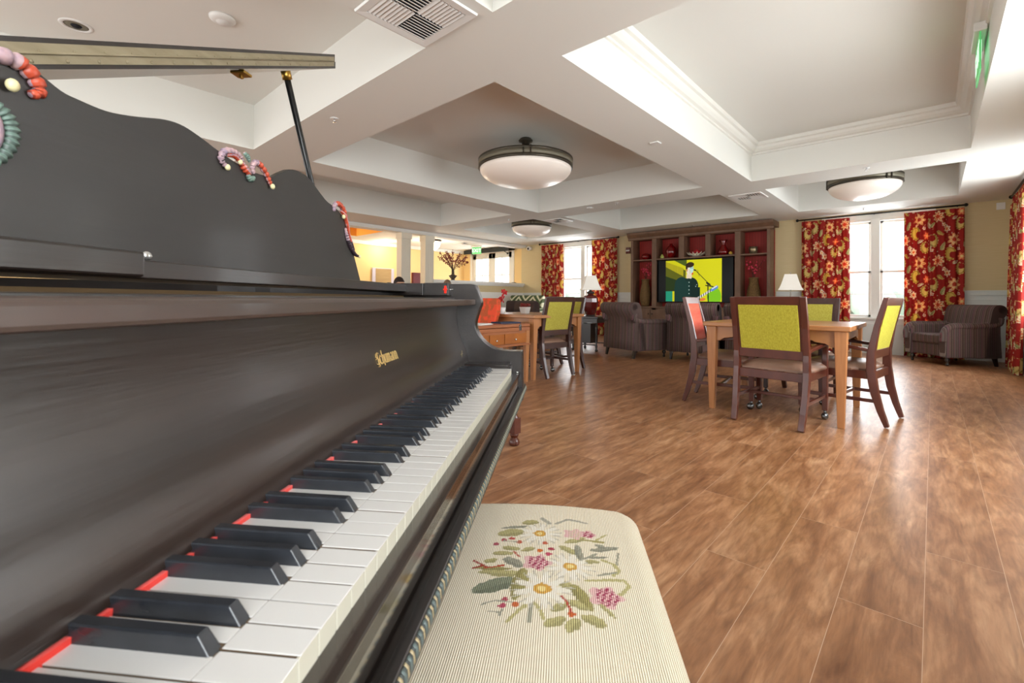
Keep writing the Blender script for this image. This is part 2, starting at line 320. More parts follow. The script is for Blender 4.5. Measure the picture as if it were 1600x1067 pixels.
    def build(s, name, mats, parent=None, bevel=0, off=(0, 0, 0), subsurf=0, seg=2, solid=0):
        me = bpy.data.meshes.new(name)
        me.from_pydata([(x - off[0], y - off[1], z - off[2]) for x, y, z in s.v], [], s.f)
        if not isinstance(mats, (list, tuple)): mats = [mats]
        for mm in mats: me.materials.append(M[mm] if isinstance(mm, str) else mm)
        me.polygons.foreach_set('material_index', s.m); me.polygons.foreach_set('use_smooth', s.sm)
        bm = bmesh.new(); bm.from_mesh(me); bmesh.ops.recalc_face_normals(bm, faces=bm.faces); bm.to_mesh(me); bm.free(); me.update()
        o = bpy.data.objects.new(name, me); COL.objects.link(o)
        if parent: o.parent = parent
        if bevel:
            b = o.modifiers.new('bevel', 'BEVEL'); b.width = bevel; b.segments = seg; b.limit_method = 'ANGLE'; b.angle_limit = math.radians(35)
        if subsurf:
            b = o.modifiers.new('sub', 'SUBSURF'); b.levels = subsurf; b.render_levels = subsurf
        return o

def tag(o, label=None, cat=None, group=None, kind=None):
    if label: o['label'] = label
    if cat: o['category'] = cat
    if group: o['group'] = group
    if kind: o['kind'] = kind
    return o
def thing(name, label, cat, loc=(0, 0, 0), rz=0, group=None):
    o = bpy.data.objects.new(name, None); COL.objects.link(o); o.location = loc; o.rotation_euler = (0, 0, rz); o.empty_display_size = .1
    return tag(o, label, cat, group)
def struct(name, mb, m, **k): return tag(mb.build(name, m, **k), kind='structure')
def copy_tree(o, parent=None):
    c = o.copy(); COL.objects.link(c)
    if parent: c.parent = parent
    for ch in list(o.children): copy_tree(ch, c)
    return c
def paint(o, fn):
    """fn(N,3 vertex positions)->(N,3) linear colour, stored on the vertices"""
    me = o.data; n = len(me.vertices); co = np.empty(n * 3, np.float32); me.vertices.foreach_get('co', co); co = co.reshape(-1, 3)
    c = np.ones((n, 4), np.float32); c[:, :3] = fn(co); a = me.color_attributes.new('Col', 'FLOAT_COLOR', 'POINT'); a.data.foreach_set('color', c.ravel())
def LC(h): return np.array(lin(h)[:3])
def smoothed(pts, n=8):
    """Catmull-Rom through pts"""
    P = [Vector(p) for p in pts]; P = [P[0] * 2 - P[1]] + P + [P[-1] * 2 - P[-2]]; out = []
    for i in range(1, len(P) - 2):
        for k in range(n):
            t = k / n; a, b, c, d = P[i - 1], P[i], P[i + 1], P[i + 2]
            out.append(.5 * ((2 * b) + (c - a) * t + (2 * a - 5 * b + 4 * c - d) * t * t + (3 * b - a - 3 * c + d) * t ** 3))
    out.append(P[-2]); return out

# ------------------------------------------------------------------ room shell
XL, XR, YF, YN, ZS, ZT = -12.0, .98, 10.67, -3.0, 2.58, 3.07
XD = -9.3      # line of the columns and half wall
struct('floor', MB().box((XL - .2, YN - .2, -.1), (XR + .2, YF + .2, 0)), 'floor')
cof = {  # x0,x1,y0,y1
    (0, 0): (-8.19, -6.08, -2.4, 1.83), (0, 1): (-8.19, -6.03, 2.44, 6.585), (0, 2): (-8.18, -6.02, 7.227, 9.55),
    (1, 0): (-5.55, -2.445, -2.4, 1.828), (1, 1): (-5.508, -2.439, 2.462, 6.763), (1, 2): (-5.386, -2.432, 7.397, 9.63),
    (2, 0): (-1.854, .297, -2.4, 1.853), (2, 1): (-1.84, .297, 2.496, 6.869), (2, 2): (-1.817, .29, 7.48, 9.758)}
sx = [XD + .12, -5.8, -2.14, XR + .2]; sy = [YN - .2, 2.15, 7.1, YF + .2]
mb = MB()
for i in range(3):
    for j in range(3):
        X0, X1, Y0, Y1 = sx[i], sx[i + 1], sy[j], sy[j + 1]; a, b, c, d = cof[(i, j)]
        v = [(X0, Y0, ZS), (X1, Y0, ZS), (X1, Y1, ZS), (X0, Y1, ZS), (a, c, ZS), (b, c, ZS), (b, d, ZS), (a, d, ZS), (a, c, ZT), (b, c, ZT), (b, d, ZT), (a, d, ZT)]
        mb.add(v, [(0, 1, 5, 4), (1, 2, 6, 5), (2, 3, 7, 6), (3, 0, 4, 7), (4, 5, 9, 8), (5, 6, 10, 9), (6, 7, 11, 10), (7, 4, 8, 11), (8, 9, 10, 11)])
me = mb.build('ceiling', 'ceil'); tag(me, kind='structure')
# left part of the building: flat ceiling, tray coloured orange to carry its warm lighting
mb = MB(); X0, X1, Y0, Y1 = XL - .2, XD - .12, YN - .2, YF + .2; a, b, c, d = -11.25, -9.84, 3.4, 6.22
v = [(X0, Y0, ZS), (X1, Y0, ZS), (X1, Y1, ZS), (X0, Y1, ZS), (a, c, ZS), (b, c, ZS), (b, d, ZS), (a, d, ZS), (a, c, ZS + .3), (b, c, ZS + .3), (b, d, ZS + .3), (a, d, ZS + .3)]
mb.add(v, [(0, 1, 5, 4), (1, 2, 6, 5), (2, 3, 7, 6), (3, 0, 4, 7)]); mb.add(v, [(4, 5, 9, 8), (5, 6, 10, 9), (6, 7, 11, 10), (7, 4, 8, 11), (8, 9, 10, 11)], 1)
M['trayorange'] = mat('tray_painted_lamplight', 'e8a848', .8)  # warm light on the tray, painted in as surface colour
struct('ceiling_entry', mb, ['ceil', 'trayorange'])
struct('light_leak_slab', MB().box((XL - .3, YN - .3, ZT + .05), (XR + .3, YF + .3, ZT + .15)), 'ceil')  # unseen slab added above the trays to stop sky light leaking in
# crown moulding inside the nearest right tray
def crown(x0, x1, y0, y1):
    mb = MB(); prof = [(0, 2.93), (.018, 2.935), (.02, 2.955), (.05, 2.965), (.075, 2.99), (.085, 3.02), (.11, 3.03), (.12, ZT), (0, ZT)]
    n = len(prof); vs = []
    for (cx, cy, dx, dy) in ((x0, y0, 1, 1), (x1, y0, -1, 1), (x1, y1, -1, -1), (x0, y1, 1, -1)):
        vs += [(cx + dx * o, cy + dy * o, z) for o, z in prof]
    fs = [(k * n + i, ((k + 1) % 4) * n + i, ((k + 1) % 4) * n + i + 1, k * n + i + 1) for k in range(4) for i in range(n - 1)]
    return mb.add(vs, fs)
struct('trim_1', crown(-1.84, .297, 2.496, 6.869), 'trim')

def wall_y(name, y0, y1, xa, xb, holes, m, z1=2.6):
    mb = MB(); x = xa
    for (a, b, c, d) in holes:
        mb.box((x, y0, 0), (a, y1, z1)); mb.box((a, y0, 0), (b, y1, c)); mb.box((a, y0, d), (b, y1, z1)); x = b
    mb.box((x, y0, 0), (xb, y1, z1)); return struct(name, mb, m)
WR = (-1.50, -.05, .66, 2.46); WL = (-7.86, -6.36, .70, 2.46); DR = (-11.55, -9.74, 0, 2.44)
wall_y('wall_far', YF, YF + .2, XD - .05, XR + .2, [WL, WR], 'wall')
wall_y('wall_far_entry', YF, YF + .2, XL - .2, XD - .05, [DR], 'yellow')
# right wall with three window openings
WS = [(-2.0, .2, .66, 2.46), (2.5, 4.7, .66, 2.46), (7.05, 8.85, .66, 2.46)]
mb = MB(); y = YN - .2
for a, b, c, d in WS:
    mb.box((XR, y, 0), (XR + .2, a, 2.6)); mb.box((XR, a, 0), (XR + .2, b, c)); mb.box((XR, a, d), (XR + .2, b, 2.6)); y = b
mb.box((XR, y, 0), (XR + .2, YF, 2.6)); struct('wall_right', mb, 'wall')
struct('wall_left', MB().box((XL - .2, YN - .2, 0), (XL, YF, 2.6)), 'yellow')

# wainscot, chair rail, baseboard
def wains(name, parts):
    mb = MB()
    for ax, c, a, b in parts:
        for (z0, z1, t) in ((0, 1.08, .012), (1.06, 1.085, .035), (1.085, 1.115, .02), (1.115, 1.14, .032), (.98, 1.0, .02), (0, .14, .024), (.14, .155, .017)):
            if ax == 'y': mb.box((a, c - t, z0), (b, c, z1))
            else: mb.box((c - t, a, z0), (c, b, z1))
    return struct(name, mb, 'wains', bevel=.003)
wains('trim_2', [('y', YF, XD, WL[0] - .05), ('y', YF, WL[1] + .05, -5.47), ('y', YF, -2.38, WR[0] - .05), ('y', YF, WR[1] + .05, XR)])
struct('trim_3', MB().box((WL[0] - .05, YF - .012, 0), (WL[1] + .05, YF, .62)).box((WR[0] - .05, YF - .012, 0), (WR[1] + .05, YF, .58)), 'wains')
wains('trim_4', [('x', XR, YN, WS[0][0] - .05), ('x', XR, WS[0][1] + .05, WS[1][0] - .05), ('x', XR, WS[1][1] + .05, WS[2][0] - .05), ('x', XR, WS[2][1] + .05, YF)])
# header beam over the columns, columns, half wall
struct('trim_5', MB().box((XD - .17, YN, 2.50), (XD + .12, YF, 2.6)).box((XD + .12, YN, 2.52), (XD + .15, YF, 2.575)), 'ceil')
for i, (y0, y1) in enumerate(((6.24, 6.53), (6.93, 7.22), (2.3, 2.59))):
    mb = MB().box((XD - .13, y0 + .015, 0), (XD + .07, y1 - .015, 2.5)).box((XD - .15, y0, 2.36), (XD + .09, y1, 2.5)).box((XD - .15, y0, 0), (XD + .09, y1, .18))
    for k in range(4):
        yy = y0 + .06 + k * (y1 - y0 - .12) / 3
        mb.box((XD + .07, yy - .004, .25), (XD + .074, yy + .004, 2.3))
    struct('trim_%d' % (6 + i), mb, 'tanpost', bevel=.006)
struct('wall_half', MB().box((XD - .1, 7.22, 0), (XD + .02, YF, 1.36)), 'wall')
struct('trim_9', MB().box((XD - .16, 7.2, 1.36), (XD + .09, YF, 1.43)).box((XD - .12, 7.2, 1.32), (XD + .045, YF, 1.36)).box((XD + .02, 7.2, 0), (XD + .035, YF, 1.14)), 'trim', bevel=.006)
struct('trim_10', MB().box((XL, YN, 2.48), (XL + .06, YF, 2.58)).box((XL, YN, 0), (XL + .02, YF, 1.0)), 'trim', bevel=.01)

# windows
def window_y(name, W, cx, railz):
    a, b, c, d = W; y = YF; t = thing(name, None, None); t['kind'] = 'structure'
    f = MB()
    f.box((a - .09, y - .025, d), (b + .09, y + .0, d + .1)).box((a - .09, y - .02, c), (a, y, d)).box((b, y - .02, c), (b + .09, y, d))
    f.box((a, y, c), (a + .05, y + .15, d)).box((b - .05, y, c), (b, y + .15, d)).box((a, y, d - .04), (b, y + .15, d)).box((cx - .065, y - .01, c), (cx + .065, y + .15, d))
    f.build('window_frame', 'trim', t, bevel=.004)
    MB().box((a - .12, y - .08, c - .04), (b + .12, y + .14, c)).box((a - .09, y - .02, c - .12), (b + .09, y, c - .04)).build('window_sill', 'trim', t, bevel=.005)
    for (x0, x1) in ((a + .05, cx - .065), (cx + .065, b - .05)):
        s = MB()
        for (z0, z1, yy) in ((railz - .02, d - .04, .09), (c, railz + .02, .05)):
            s.box((x0, y + yy, z0), (x0 + .04, y + yy + .035, z1)).box((x1 - .04, y + yy, z0), (x1, y + yy + .035, z1)).box((x0, y + yy, z0), (x1, y + yy + .035, z0 + .045)).box((x0, y + yy, z1 - .04), (x1, y + yy + .035, z1))
            zm = (z0 + z1) / 2; s.box((x0, y + yy + .015, zm - .006), (x1, y + yy + .02, zm + .006))
        o = s.build('sash', 'trim', t, bevel=.003)
        MB().box((x0, y + .105, c), (x1, y + .109, d)).build('pane', 'glass', o)
    return t
window_y('window_1', WR, -.775, 1.49); window_y('window_2', WL, -7.1, 1.52)
for i, (a, b, c, d) in enumerate(WS):
    t = thing('window_%d' % (3 + i), None, None); t['kind'] = 'structure'; f = MB()
    f.box((XR, a, c), (XR + .15, a + .05, d)).box((XR, b - .05, c), (XR + .15, b, d)).box((XR, a, d - .05), (XR + .15, b, d)).box((XR, a, c), (XR + .15, b, c + .05)).box((XR, (a + b) / 2 - .06, c), (XR + .15, (a + b) / 2 + .06, d))
    f.box((XR + .06, a, 1.48), (XR + .1, b, 1.53)).box((XR - .02, a - .09, c - .1), (XR, a, d + .1)).box((XR - .02, b, c - .1), (XR, b + .09, d + .1)).box((XR - .02, a, d), (XR, b, d + .1))
    f.build('window_frame', 'trim', t, bevel=.004); MB().box((XR - .07, a - .1, c - .04), (XR + .1, b + .1, c)).build('window_sill', 'trim', t)
    MB().box((XR + .12, a, c), (XR + .124, b, d)).build('pane', 'glass', t)
# french doors
t = thing('door_1', None, None); t['kind'] = 'structure'; a, b, c, d = DR; f = MB()
f.box((a - .1, YF - .03, 0), (a, YF, d + .1)).box((b, YF - .03, 0), (b + .1, YF, d + .1)).box((a, YF - .03, d), (b, YF, d + .1)); f.build('door_frame', 'trim', t, bevel=.004)
mid = (a + b) / 2
for (x0, x1) in ((a, mid), (mid, b)):
    s = MB(); y0, y1 = YF + .02, YF + .065
    s.box((x0, y0, 0), (x0 + .15, y1, d)).box((x1 - .15, y0, 0), (x1, y1, d)).box((x0, y0, 2.27), (x1, y1, d)).box((x0, y0, 0), (x1, y1, .35)); xm = (x0 + x1) / 2
    s.box((xm - .015, y0, .35), (xm + .015, y1, 2.3))
    for z in (.82, 1.3, 1.72): s.box((x0, y0 + .005, z - .015), (x1, y1 - .005, z + .015))
    o = s.build('door_leaf', 'trim', t, bevel=.004); MB().box((x0 + .1, YF + .04, .3), (x1 - .1, YF + .044, 2.3)).build('pane', 'glass', o)
    MB().tube([(x1 - .09 if x0 == a else x0 + .09, YF - .02, 1.0), (x1 - .09 if x0 == a else x0 + .09, YF - .02, 1.25)], .012).build('door_handle', 'brassd', o)
# outside: lawn and a line of trees, overexposure put into their pale colours
tag(MB().box((-60, 12, -.6), (40, 90, -.5)).box((2, -30, -.6), (60, 12, -.5)).build('lawn', 'grass'), kind='structure')
t = MB()
for i in range(70):
    x = -60 + i * 1.6 + random.uniform(-.5, .5); t.ball((x, 60 + random.uniform(-4, 4), .8), (1.8, 1.6, random.uniform(1.6, 3.0)), 8, 5)
tag(t.build('tree_line', 'hedge'), 'row of distant trees, coloured pale to look overexposed, seen through the windows', 'trees', kind='stuff')

# ------------------------------------------------------------------ piano (local x = towards the player, y = bass to treble)
PHI = math.radians(36.094)
piano = thing('grand_piano', 'dark walnut grand piano with raised lid, carved music desk and worn keys', 'piano')
PO = (-.9, .8, 0)
piano.rotation_euler = (0, 0, PHI)
piano.location = (PO[0] * math.cos(PHI) - PO[1] * math.sin(PHI), PO[0] * math.sin(PHI) + PO[1] * math.cos(PHI), 0)
def pb(mb, name, m, par=None, **k): return mb.build(name, m, par or piano, off=PO, **k)
T0, T1 = .191, 1.413           # ends of the keyboard
ZK = .7305; KF = -.1556; KB = -.303
wk = (T1 - T0) / 52
# keybed
pb(MB().box((-.62, T0 - .06, .60), (-.135, T1 + .06, .685)), 'key_bed', 'piano')
pb(MB().box((-.62, T0 - .02, .68), (KF - .004, T1 + .02, .704)), 'key_frame', 'darkwood')
proto = None
for i in range(52):
    y0 = T0 + i * wk
    dz = random.uniform(-.0004, .0004)
    m_ = MB().box((KF - .002, y0 + .0009, .7085 + dz), (KF, y0 + wk - .0009, ZK - .002 + dz), 1).box((KF - .25, y0 + .0009, .7085 + dz), (KF - .002, y0 + wk - .0009, ZK - .0009 + dz), 2)
    m_.box((KF - .05, y0 + .0009, ZK - .0009 + dz), (KF + .0012, y0 + wk - .0009, ZK + dz), 0)
    # the part between the black keys is narrower at the back
    st = [0, 2, 3, 5, 7, 8, 10]  # white index -> semitone pattern starting at A
    k = (i + 5) % 7             # 0=C
    l = .0045 if k in (1, 2, 4, 5, 6) and i > 0 else 0; r = .0045 if k in (0, 1, 3, 4, 5) and i < 51 else 0
    m_.box((KF - .25, y0 + .0009 + l, ZK - .0009 + dz), (KF - .0505, y0 + wk - .0009 - r, ZK + dz), 0)
    pb(m_, 'white_key', ['keyw', 'keyf', 'keywood'], bevel=.0003, seg=1)
blk = {0: -.0015, 1: .0015, 3: -.002, 4: 0, 5: .002}
for i in range(51):
    k = (i + 5) % 7
    if k in blk:
        y = T0 + (i + 1) * wk + blk[k]; x1 = KF - .0495; h = .0122; wb, wt = .0055, .0046
        lo = [(KF - .26, y - wb, ZK - .004), (x1, y - wb, ZK - .004), (x1, y + wb, ZK - .004), (KF - .26, y + wb, ZK - .004)]
        hi = [(KF - .26, y - wt, ZK + h), (x1 - .011, y - wt, ZK + h - .0005), (x1 - .011, y + wt, ZK + h - .0005), (KF - .26, y + wt, ZK + h)]
        pb(MB().hexa(lo, hi), 'black_key', 'keyb', bevel=.0013, seg=3)
# red felt
pb(MB().box((KB - .012, T0 - .004, ZK - .004), (KB + .003, T1 + .004, ZK + .0042)), 'felt_strip', 'felt')
# fallboard: concave sheet curving forward towards the keys
prof = [(KB + .001, .7365), (KB - .001, .745), (-.306, .760), (-.314, .785), (-.326, .81), (-.336, .84), (-.342, .88), (-.343, .93), (-.375, .93), (-.375, .75), (-.33, .7365)]
fb = pb(MB().prism(smoothed([(p[0], p[1], 0) for p in prof[:8]], 6) and [(v.x, v.y) for v in smoothed([(p[0], p[1], 0) for p in prof[:8]], 6)] + prof[8:], 1, T0 - .061, T1 + .061, smooth=False), 'fallboard', 'pianoL')
for p in fb.data.polygons: p.use_smooth = len(p.vertices) == 4
es = fb.modifiers.new('edge', 'EDGE_SPLIT'); es.split_angle = math.radians(40)
# lettering on the fallboard
def lettering(body, size, name, m, parent, loc, rot, ext=.0006, shear=0, sxx=1):
    c = bpy.data.curves.new(name, 'FONT'); c.body = body; c.size = size; c.extrude = ext; c.shear = shear; c.offset = size * .012; c.space_character = 1.0
    c.align_x = 'CENTER'; c.align_y = 'CENTER'; c.materials.append(M[m]); o = bpy.data.objects.new(name, c); COL.objects.link(o)
    me_ = bpy.data.meshes.new_from_object(o); bpy.data.objects.remove(o); o = bpy.data.objects.new(name, me_); COL.objects.link(o)
    o.location = loc; o.rotation_euler = rot; o.scale = (sxx, 1, 1)
    if parent: o.parent = parent
    return o
# drawn blackletter strokes for the maker's name
def blackletter(word, x0, h, fn):
    """returns polylines in (u,v) units of h"""
    G = {'S': (1.0, [[(.95, 1.25), (.6, 1.4), (.2, 1.25), (.15, .95), (.5, .75), (.9, .55), (.9, .2), (.5, 0), (.05, .15)], [(.1, -.15), (.5, -.2), (.8, 0)], [(.55, 1.3), (.5, .1)], [(.0, .65), (.25, .75)]]),
         'c': (.55, [[(.5, .85), (.3, 1), (.05, .8), (.05, .2), (.25, 0), (.5, .15)]]),
         'h': (.75, [[(.1, 1.55), (.15, 1.4), (.15, 0), (.05, .0)], [(.15, .8), (.4, 1), (.6, .8), (.6, .15), (.45, -.25)]]),
         'u': (.75, [[(0, .95), (.12, 1), (.12, .15), (.3, 0), (.55, .2)], [(.45, .95), (.57, 1), (.57, .1), (.7, 0)]]),
         'm': (1.1, [[(0, .95), (.12, 1), (.12, 0), (.22, .05)], [(.12, .8), (.35, 1), (.5, .85), (.5, 0), (.6, .05)], [(.5, .8), (.75, 1), (.9, .85), (.9, .05), (1.02, 0)]]),
         'a': (.7, [[(.1, .85), (.3, 1), (.52, .85), (.52, .1), (.65, 0)], [(.52, .55), (.2, .5), (.05, .25), (.2, 0), (.5, .2)]]),
         'n': (.75, [[(0, .95), (.12, 1), (.12, 0), (.22, .05)], [(.12, .8), (.35, 1), (.56, .85), (.56, .05), (.68, 0)]])}
    x = x0; out = []
    for ch in word:
        wd, st = G[ch]
        for s_ in st: out.append([(x + u * h, v * h) for u, v in s_])
        x += (wd + .06) * h
    return out, x
hL = .0155; strokes, xe = blackletter('Schumann', 0, hL, None)
mb = MB(); yc = .852 - xe / 2
for s_ in strokes:
    P_ = [(-.3335 + .0, yc + u, .824 + v) for u, v in s_]
    for a_, b_ in zip(P_[:-1], P_[1:]):
        def fx(z): # fallboard surface at height z
            pr = [(q[1], q[0]) for q in prof[:8]]
            for (za, xa), (zb, xb) in zip(pr[:-1], pr[1:]):
                if za <= z <= zb: return xa + (xb - xa) * (z - za) / (zb - za)
            return -.34
        thick = .0007 + .0015 * abs(b_[2] - a_[2]) / (math.dist(a_, b_) + 1e-6)
        A = (fx(a_[2]) + .001, a_[1], a_[2]); B = (fx(b_[2]) + .001, b_[1], b_[2])
        mb.sweep([A, B], .0012, thick)
pb(mb, 'maker_lettering', 'gold', fb)
# escutcheon at the treble end
pb(MB().lathe([(.0001, -.001), (.008, 0), (.0001, .001)], (-.3, 0, 0), 12).box((-.334, 1.392, .762), (-.312, 1.395, .79)).box((-.33, 1.378, .775), (-.316, 1.41, .7775)) if False else
   MB().box((-.309, 1.383, .7735), (-.3065, 1.411, .7765)).box((-.309, 1.3955, .764), (-.3065, 1.3985, .786)), 'key_escutcheon', 'brass', fb, bevel=.0008)
# stretcher rail above the fallboard, overhanging
pb(MB().box((-.345, T0 - .061, .925), (-.280, T1 + .061, .9435)).box((-.37, T0 - .061, .93), (-.345, T1 + .061, .945)), 'stretcher_rail', 'pianoE', bevel=.004)
pb(MB().box((-.45, T0 - .06, .944), (-.35, T1 + .06, .9475)), 'lid_rail', 'piano', bevel=.001)
# iron plate and pin block glimpsed between the boards
pb(MB().box((-1.35, T0, .93), (-.50, T1, .9535)), 'iron_plate', 'case_in')
# desk slides / shelf boards
pb(MB().box((-.62, T0 + .0, .966), (-.50, T1 + .06, .989)), 'music_shelf', 'piano', bevel=.002)
pb(MB().box((-.60, T0 - .03, .968), (-.494, .498, .998)), 'candle_slide', 'piano', bevel=.003)
pb(MB().ball((-.51, .515, .995), (.006, .007, .006), 10, 6), 'slide_knob', 'chrome')
pb(MB().box((-.56, 1.435, .955), (-.444, T1 + .0615, .994)).box((-.442, 1.435, .955), (-.362, T1 + .0615, .995)), 'shelf_block', 'piano', bevel=.0015)
pb(MB().box((-.374, 1.431, .962), (-.367, 1.4345, .986)).box((-.377, 1.4305, .972), (-.364, 1.434, .977)), 'red_tag', 'felt')
pb(MB().tube([(-.364, 1.43, .974), (-.345, 1.431, .974)], .0015, 6), 'latch_pin', 'chrome')
# cheeks (arms) with the scooped profile
arm = [(-.60, .60), (-.60, .993), (-.298, .993), (-.282, .991), (-.272, .965), (-.262, .932), (-.271, .905), (-.281, .868), (-.277, .843), (-.259, .815), (-.232, .793), (-.205, .782), (-.170, .778), (-.132, .779), (-.1275, .776), (-.124, .62)]
AT0, AT1 = T0 - .062, T1 + .062      # inner faces of the arms
for ya, yb in ((AT1, AT1 + .045), (AT0 - .045, AT0)):
    a_ = [(p.x, p.y) for p in smoothed([(q[0], q[1], 0) for q in arm[3:14]], 5)]
    pb(MB().prism(arm[:3] + a_ + arm[14:], 1, ya, yb), 'cheek', 'piano', bevel=.003)
# key blocks next to the arms
for y0_, y1_ in ((T1 + .001, AT1), (AT0, T0 - .001)):
    pb(MB().box((-.32, y0_, .70), (-.158, y1_, .7345)).box((-.32, y0_, .7345), (-.165, y1_, .742)), 'key_block', 'piano', bevel=.0015)
pb(MB().lathe([(.0045, 0), (.0045, .003), (.003, .0045), (.0001, .005)], (-.141, T1 + .03, .7135), 12), 'slip_screw', 'chrome')
# key slip: worn top, front face stepping down to the mouldings
pb(MB().prism([(-.156, .70), (-.156, .7125), (-.1338, .713), (-.1338, .70)], 1, AT0, AT1), 'key_slip_top', 'slipt')
pb(MB().prism([(-.1355, .7134), (-.1342, .7134), (-.1338, .712), (-.1338, .660), (-.1355, .660)], 1, AT0, AT1), 'key_slip', 'slipg')
pb(MB().prism([(-.140, .660), (-.1338, .660), (-.1275, .6605), (-.1265, .6665), (-.1205, .667), (-.1195, .6658), (-.1195, .6625), (-.140, .655)], 1, AT0 - .045, AT1 + .045), 'front_moulding', 'rail_dark')
M['carvblue'] = mat('worn_carving_bluegrey', '566260', .55); M['carvtan'] = mat('worn_carving_cream', '9f9070', .55); M['carvline'] = mat('worn_carving_groove', '3a403e', .6)
mb = MB(); n = int((AT1 - AT0 + .08) / .0135)
for i in range(n):
    y = AT0 - .04 + i * .0135
    for dy, r_, mi in ((0, .0020, 1), (.0035, .0018, 2), (.0067, .0025, 0), (.0102, .0018, 2)):
        mb.tube([(-.1195, y + dy, .6635), (-.1178, y + dy + .0015, .660), (-.1178, y + dy + .004, .653), (-.120, y + dy + .0075, .646)], [r_, r_ * 1.1, r_, r_ * .6], 6, mi=mi)
pb(mb, 'gadroon_carving', ['carvblue', 'carvtan', 'carvline'])
pb(MB().box((-.14, AT0 - .045, .638), (-.1205, AT1 + .045, .658)), 'lower_moulding', 'darkwood')
# case: bent rim behind
def rim(off):
    pts = [(-.60, AT1 + .045 - off), (-.85, AT1 + .045 - off), (-1.10, AT1 + .02 - off), (-1.32, T1 - .18 - off), (-1.48, T1 - .48 - off * .7), (-1.62, T1 - .62 - off * .5), (-1.78 + off, T1 - .80), (-1.80 + off, T0 + .15), (-1.70 + off * .6, T0 - .0 + off * .5), (-1.5, AT0 - .045 + off), (-.60, AT0 - .045 + off)]
    return [(v.x, v.y) for v in smoothed([(p[0], p[1], 0) for p in pts], 5)]
o_, i_ = rim(0), rim(.035); mb = MB(); n = len(o_)
vs = [(x, y, z) for z in (.62, .991) for x, y in o_] + [(x, y, z) for z in (.62, .991) for x, y in i_]
fs = []
for k in range(n - 1):
    fs += [(k, k + 1, n + k + 1, n + k), (2 * n + k, 3 * n + k, 3 * n + k + 1, 2 * n + k + 1), (n + k, n + k + 1, 3 * n + k + 1, 3 * n + k), (k, 2 * n + k, 2 * n + k + 1, k + 1)]
mb.add(vs, fs); mb2 = mb.build('rim', 'piano', piano, off=(PO[0], PO[1], 0))
mb = MB(); q = [(x, y) for x, y in i_ if x < -.45]; mb.prism([(-.45, T1)] + q + [(-.45, T0)], 2, .72, .74); pb(mb, 'soundboard', 'oak')
# lid: slopes up from the bass side; folded-back front flap lies on it
sl = .501; zl = lambda t: 1.054 + (t - .15) * sl
LX = -.755
def slab(x0, x1, t0, t1, a, b):
    return [(x0, t0, zl(t0) + a), (x1, t0, zl(t0) + a), (x1, t1, zl(t1) + a), (x0, t1, zl(t1) + a)], [(x0, t0, zl(t0) + b), (x1, t0, zl(t0) + b), (x1, t1, zl(t1) + b), (x0, t1, zl(t1) + b)]
ol = [(LX, T0 - .06), (LX, T1 + .04), (-.9, T1 + .035), (-1.10, T1 - .0), (-1.32, T1 - .2), (-1.48, T1 - .48), (-1.62, T1 - .65), (-1.8, T1 - .82), (-1.83, T0 + .15), (-1.72, T0 - .03), (-1.5, T0 - .06)]
mb = MB(); n = len(ol); mb.add([(x, y, zl(y) + .0) for x, y in ol] + [(x, y, zl(y) + .022) for x, y in ol], [tuple(range(n)), tuple(range(2 * n - 1, n - 1, -1))] + [(k, (k + 1) % n, n + (k + 1) % n, n + k) for k in range(n)])
lid = pb(mb, 'lid', 'piano')
lo, hi = slab(-1.20, LX, T0 - .06, T1 + .035, .0235, .0465)
pb(MB().hexa(lo, hi), 'lid_flap', 'piano', lid)
mb = MB()
for a_, b_ in ((.0075, .0225), (.0245, .0385)):
    lo, hi = slab(LX, LX + .0015, T0 - .02, T1 + .028, a_, b_); mb.hexa(lo, hi)
mb.tube([(LX + .002, T0 - .02, zl(T0 - .02) + .0235), (LX + .002, T1 + .028, zl(T1 + .028) + .0235)], .0022, 8)
for k in range(26):
    t_ = T0 + k * .048
    for dz in (.012, .031): mb.ball((LX + .002, t_ + (.01 if dz > .02 else 0), zl(t_) + dz), (.0012, .003, .003), 8, 4)
pb(mb, 'lid_hinge', 'brass', lid)
pb(MB().box((LX - .03, 1.035, zl(1.05) - .028), (LX - .022, 1.045, zl(1.05) - .001)).box((LX - .045, 1.025, zl(1.05) - .02), (LX - .008, 1.055, zl(1.05) - .013)), 'lid_latch', 'brassd', lid, bevel=.002)
A = Vector((LX - .01, 1.196, 1.565)); B = Vector((LX - .01, 1.486, .985))
pb(MB().tube([A, B], .0085, 10), 'lid_prop', 'black')
pb(MB().tube([A + (B - A) * -.01, A + (B - A) * .025], .013, 10), 'prop_socket', 'brassd')
# music desk: scrolled top outline, leans back a little
MX = -.60; yc = .82
top = [(1.322, .992), (1.29, 1.045), (1.262, 1.09), (1.235, 1.135), (1.21, 1.165), (1.165, 1.184), (1.12, 1.192), (1.083, 1.207), (1.04, 1.227), (.999, 1.234), (.96, 1.229), (.926, 1.213), (.894, 1.196), (.85, 1.190), (.816, 1.191), (.78, 1.195), (.742, 1.202), (.71, 1.210), (.67, 1.217), (.637, 1.214), (.60, 1.203), (.575, 1.196), (.545, 1.190), (.51, 1.190), (.49, 1.192), (.46, 1.203), (.43, 1.20), (.40, 1.17), (.37, 1.11), (.345, 1.05), (.318, .992)]
poly = [(v.x, v.y) for v in smoothed([(p[0], p[1], 0) for p in top], 4)]
md = pb(MB().prism(poly, 0, MX - .014, MX, smooth=False), 'music_desk', 'deskp', bevel=.002)
M['carvred'] = mat('painted_carving_red', 'cf5638', .4, noise=((90, 90, 90), .6, 'a03a26'))
M['carvpink'] = mat('painted_carving_blush', 'c9a4a0', .4, noise=((70, 70, 70), .5, '7d6f86'))
M['carvgreen'] = mat('painted_carving_green', '7f9c8e', .45, noise=((80, 80, 80), .5, '3f4b46'))
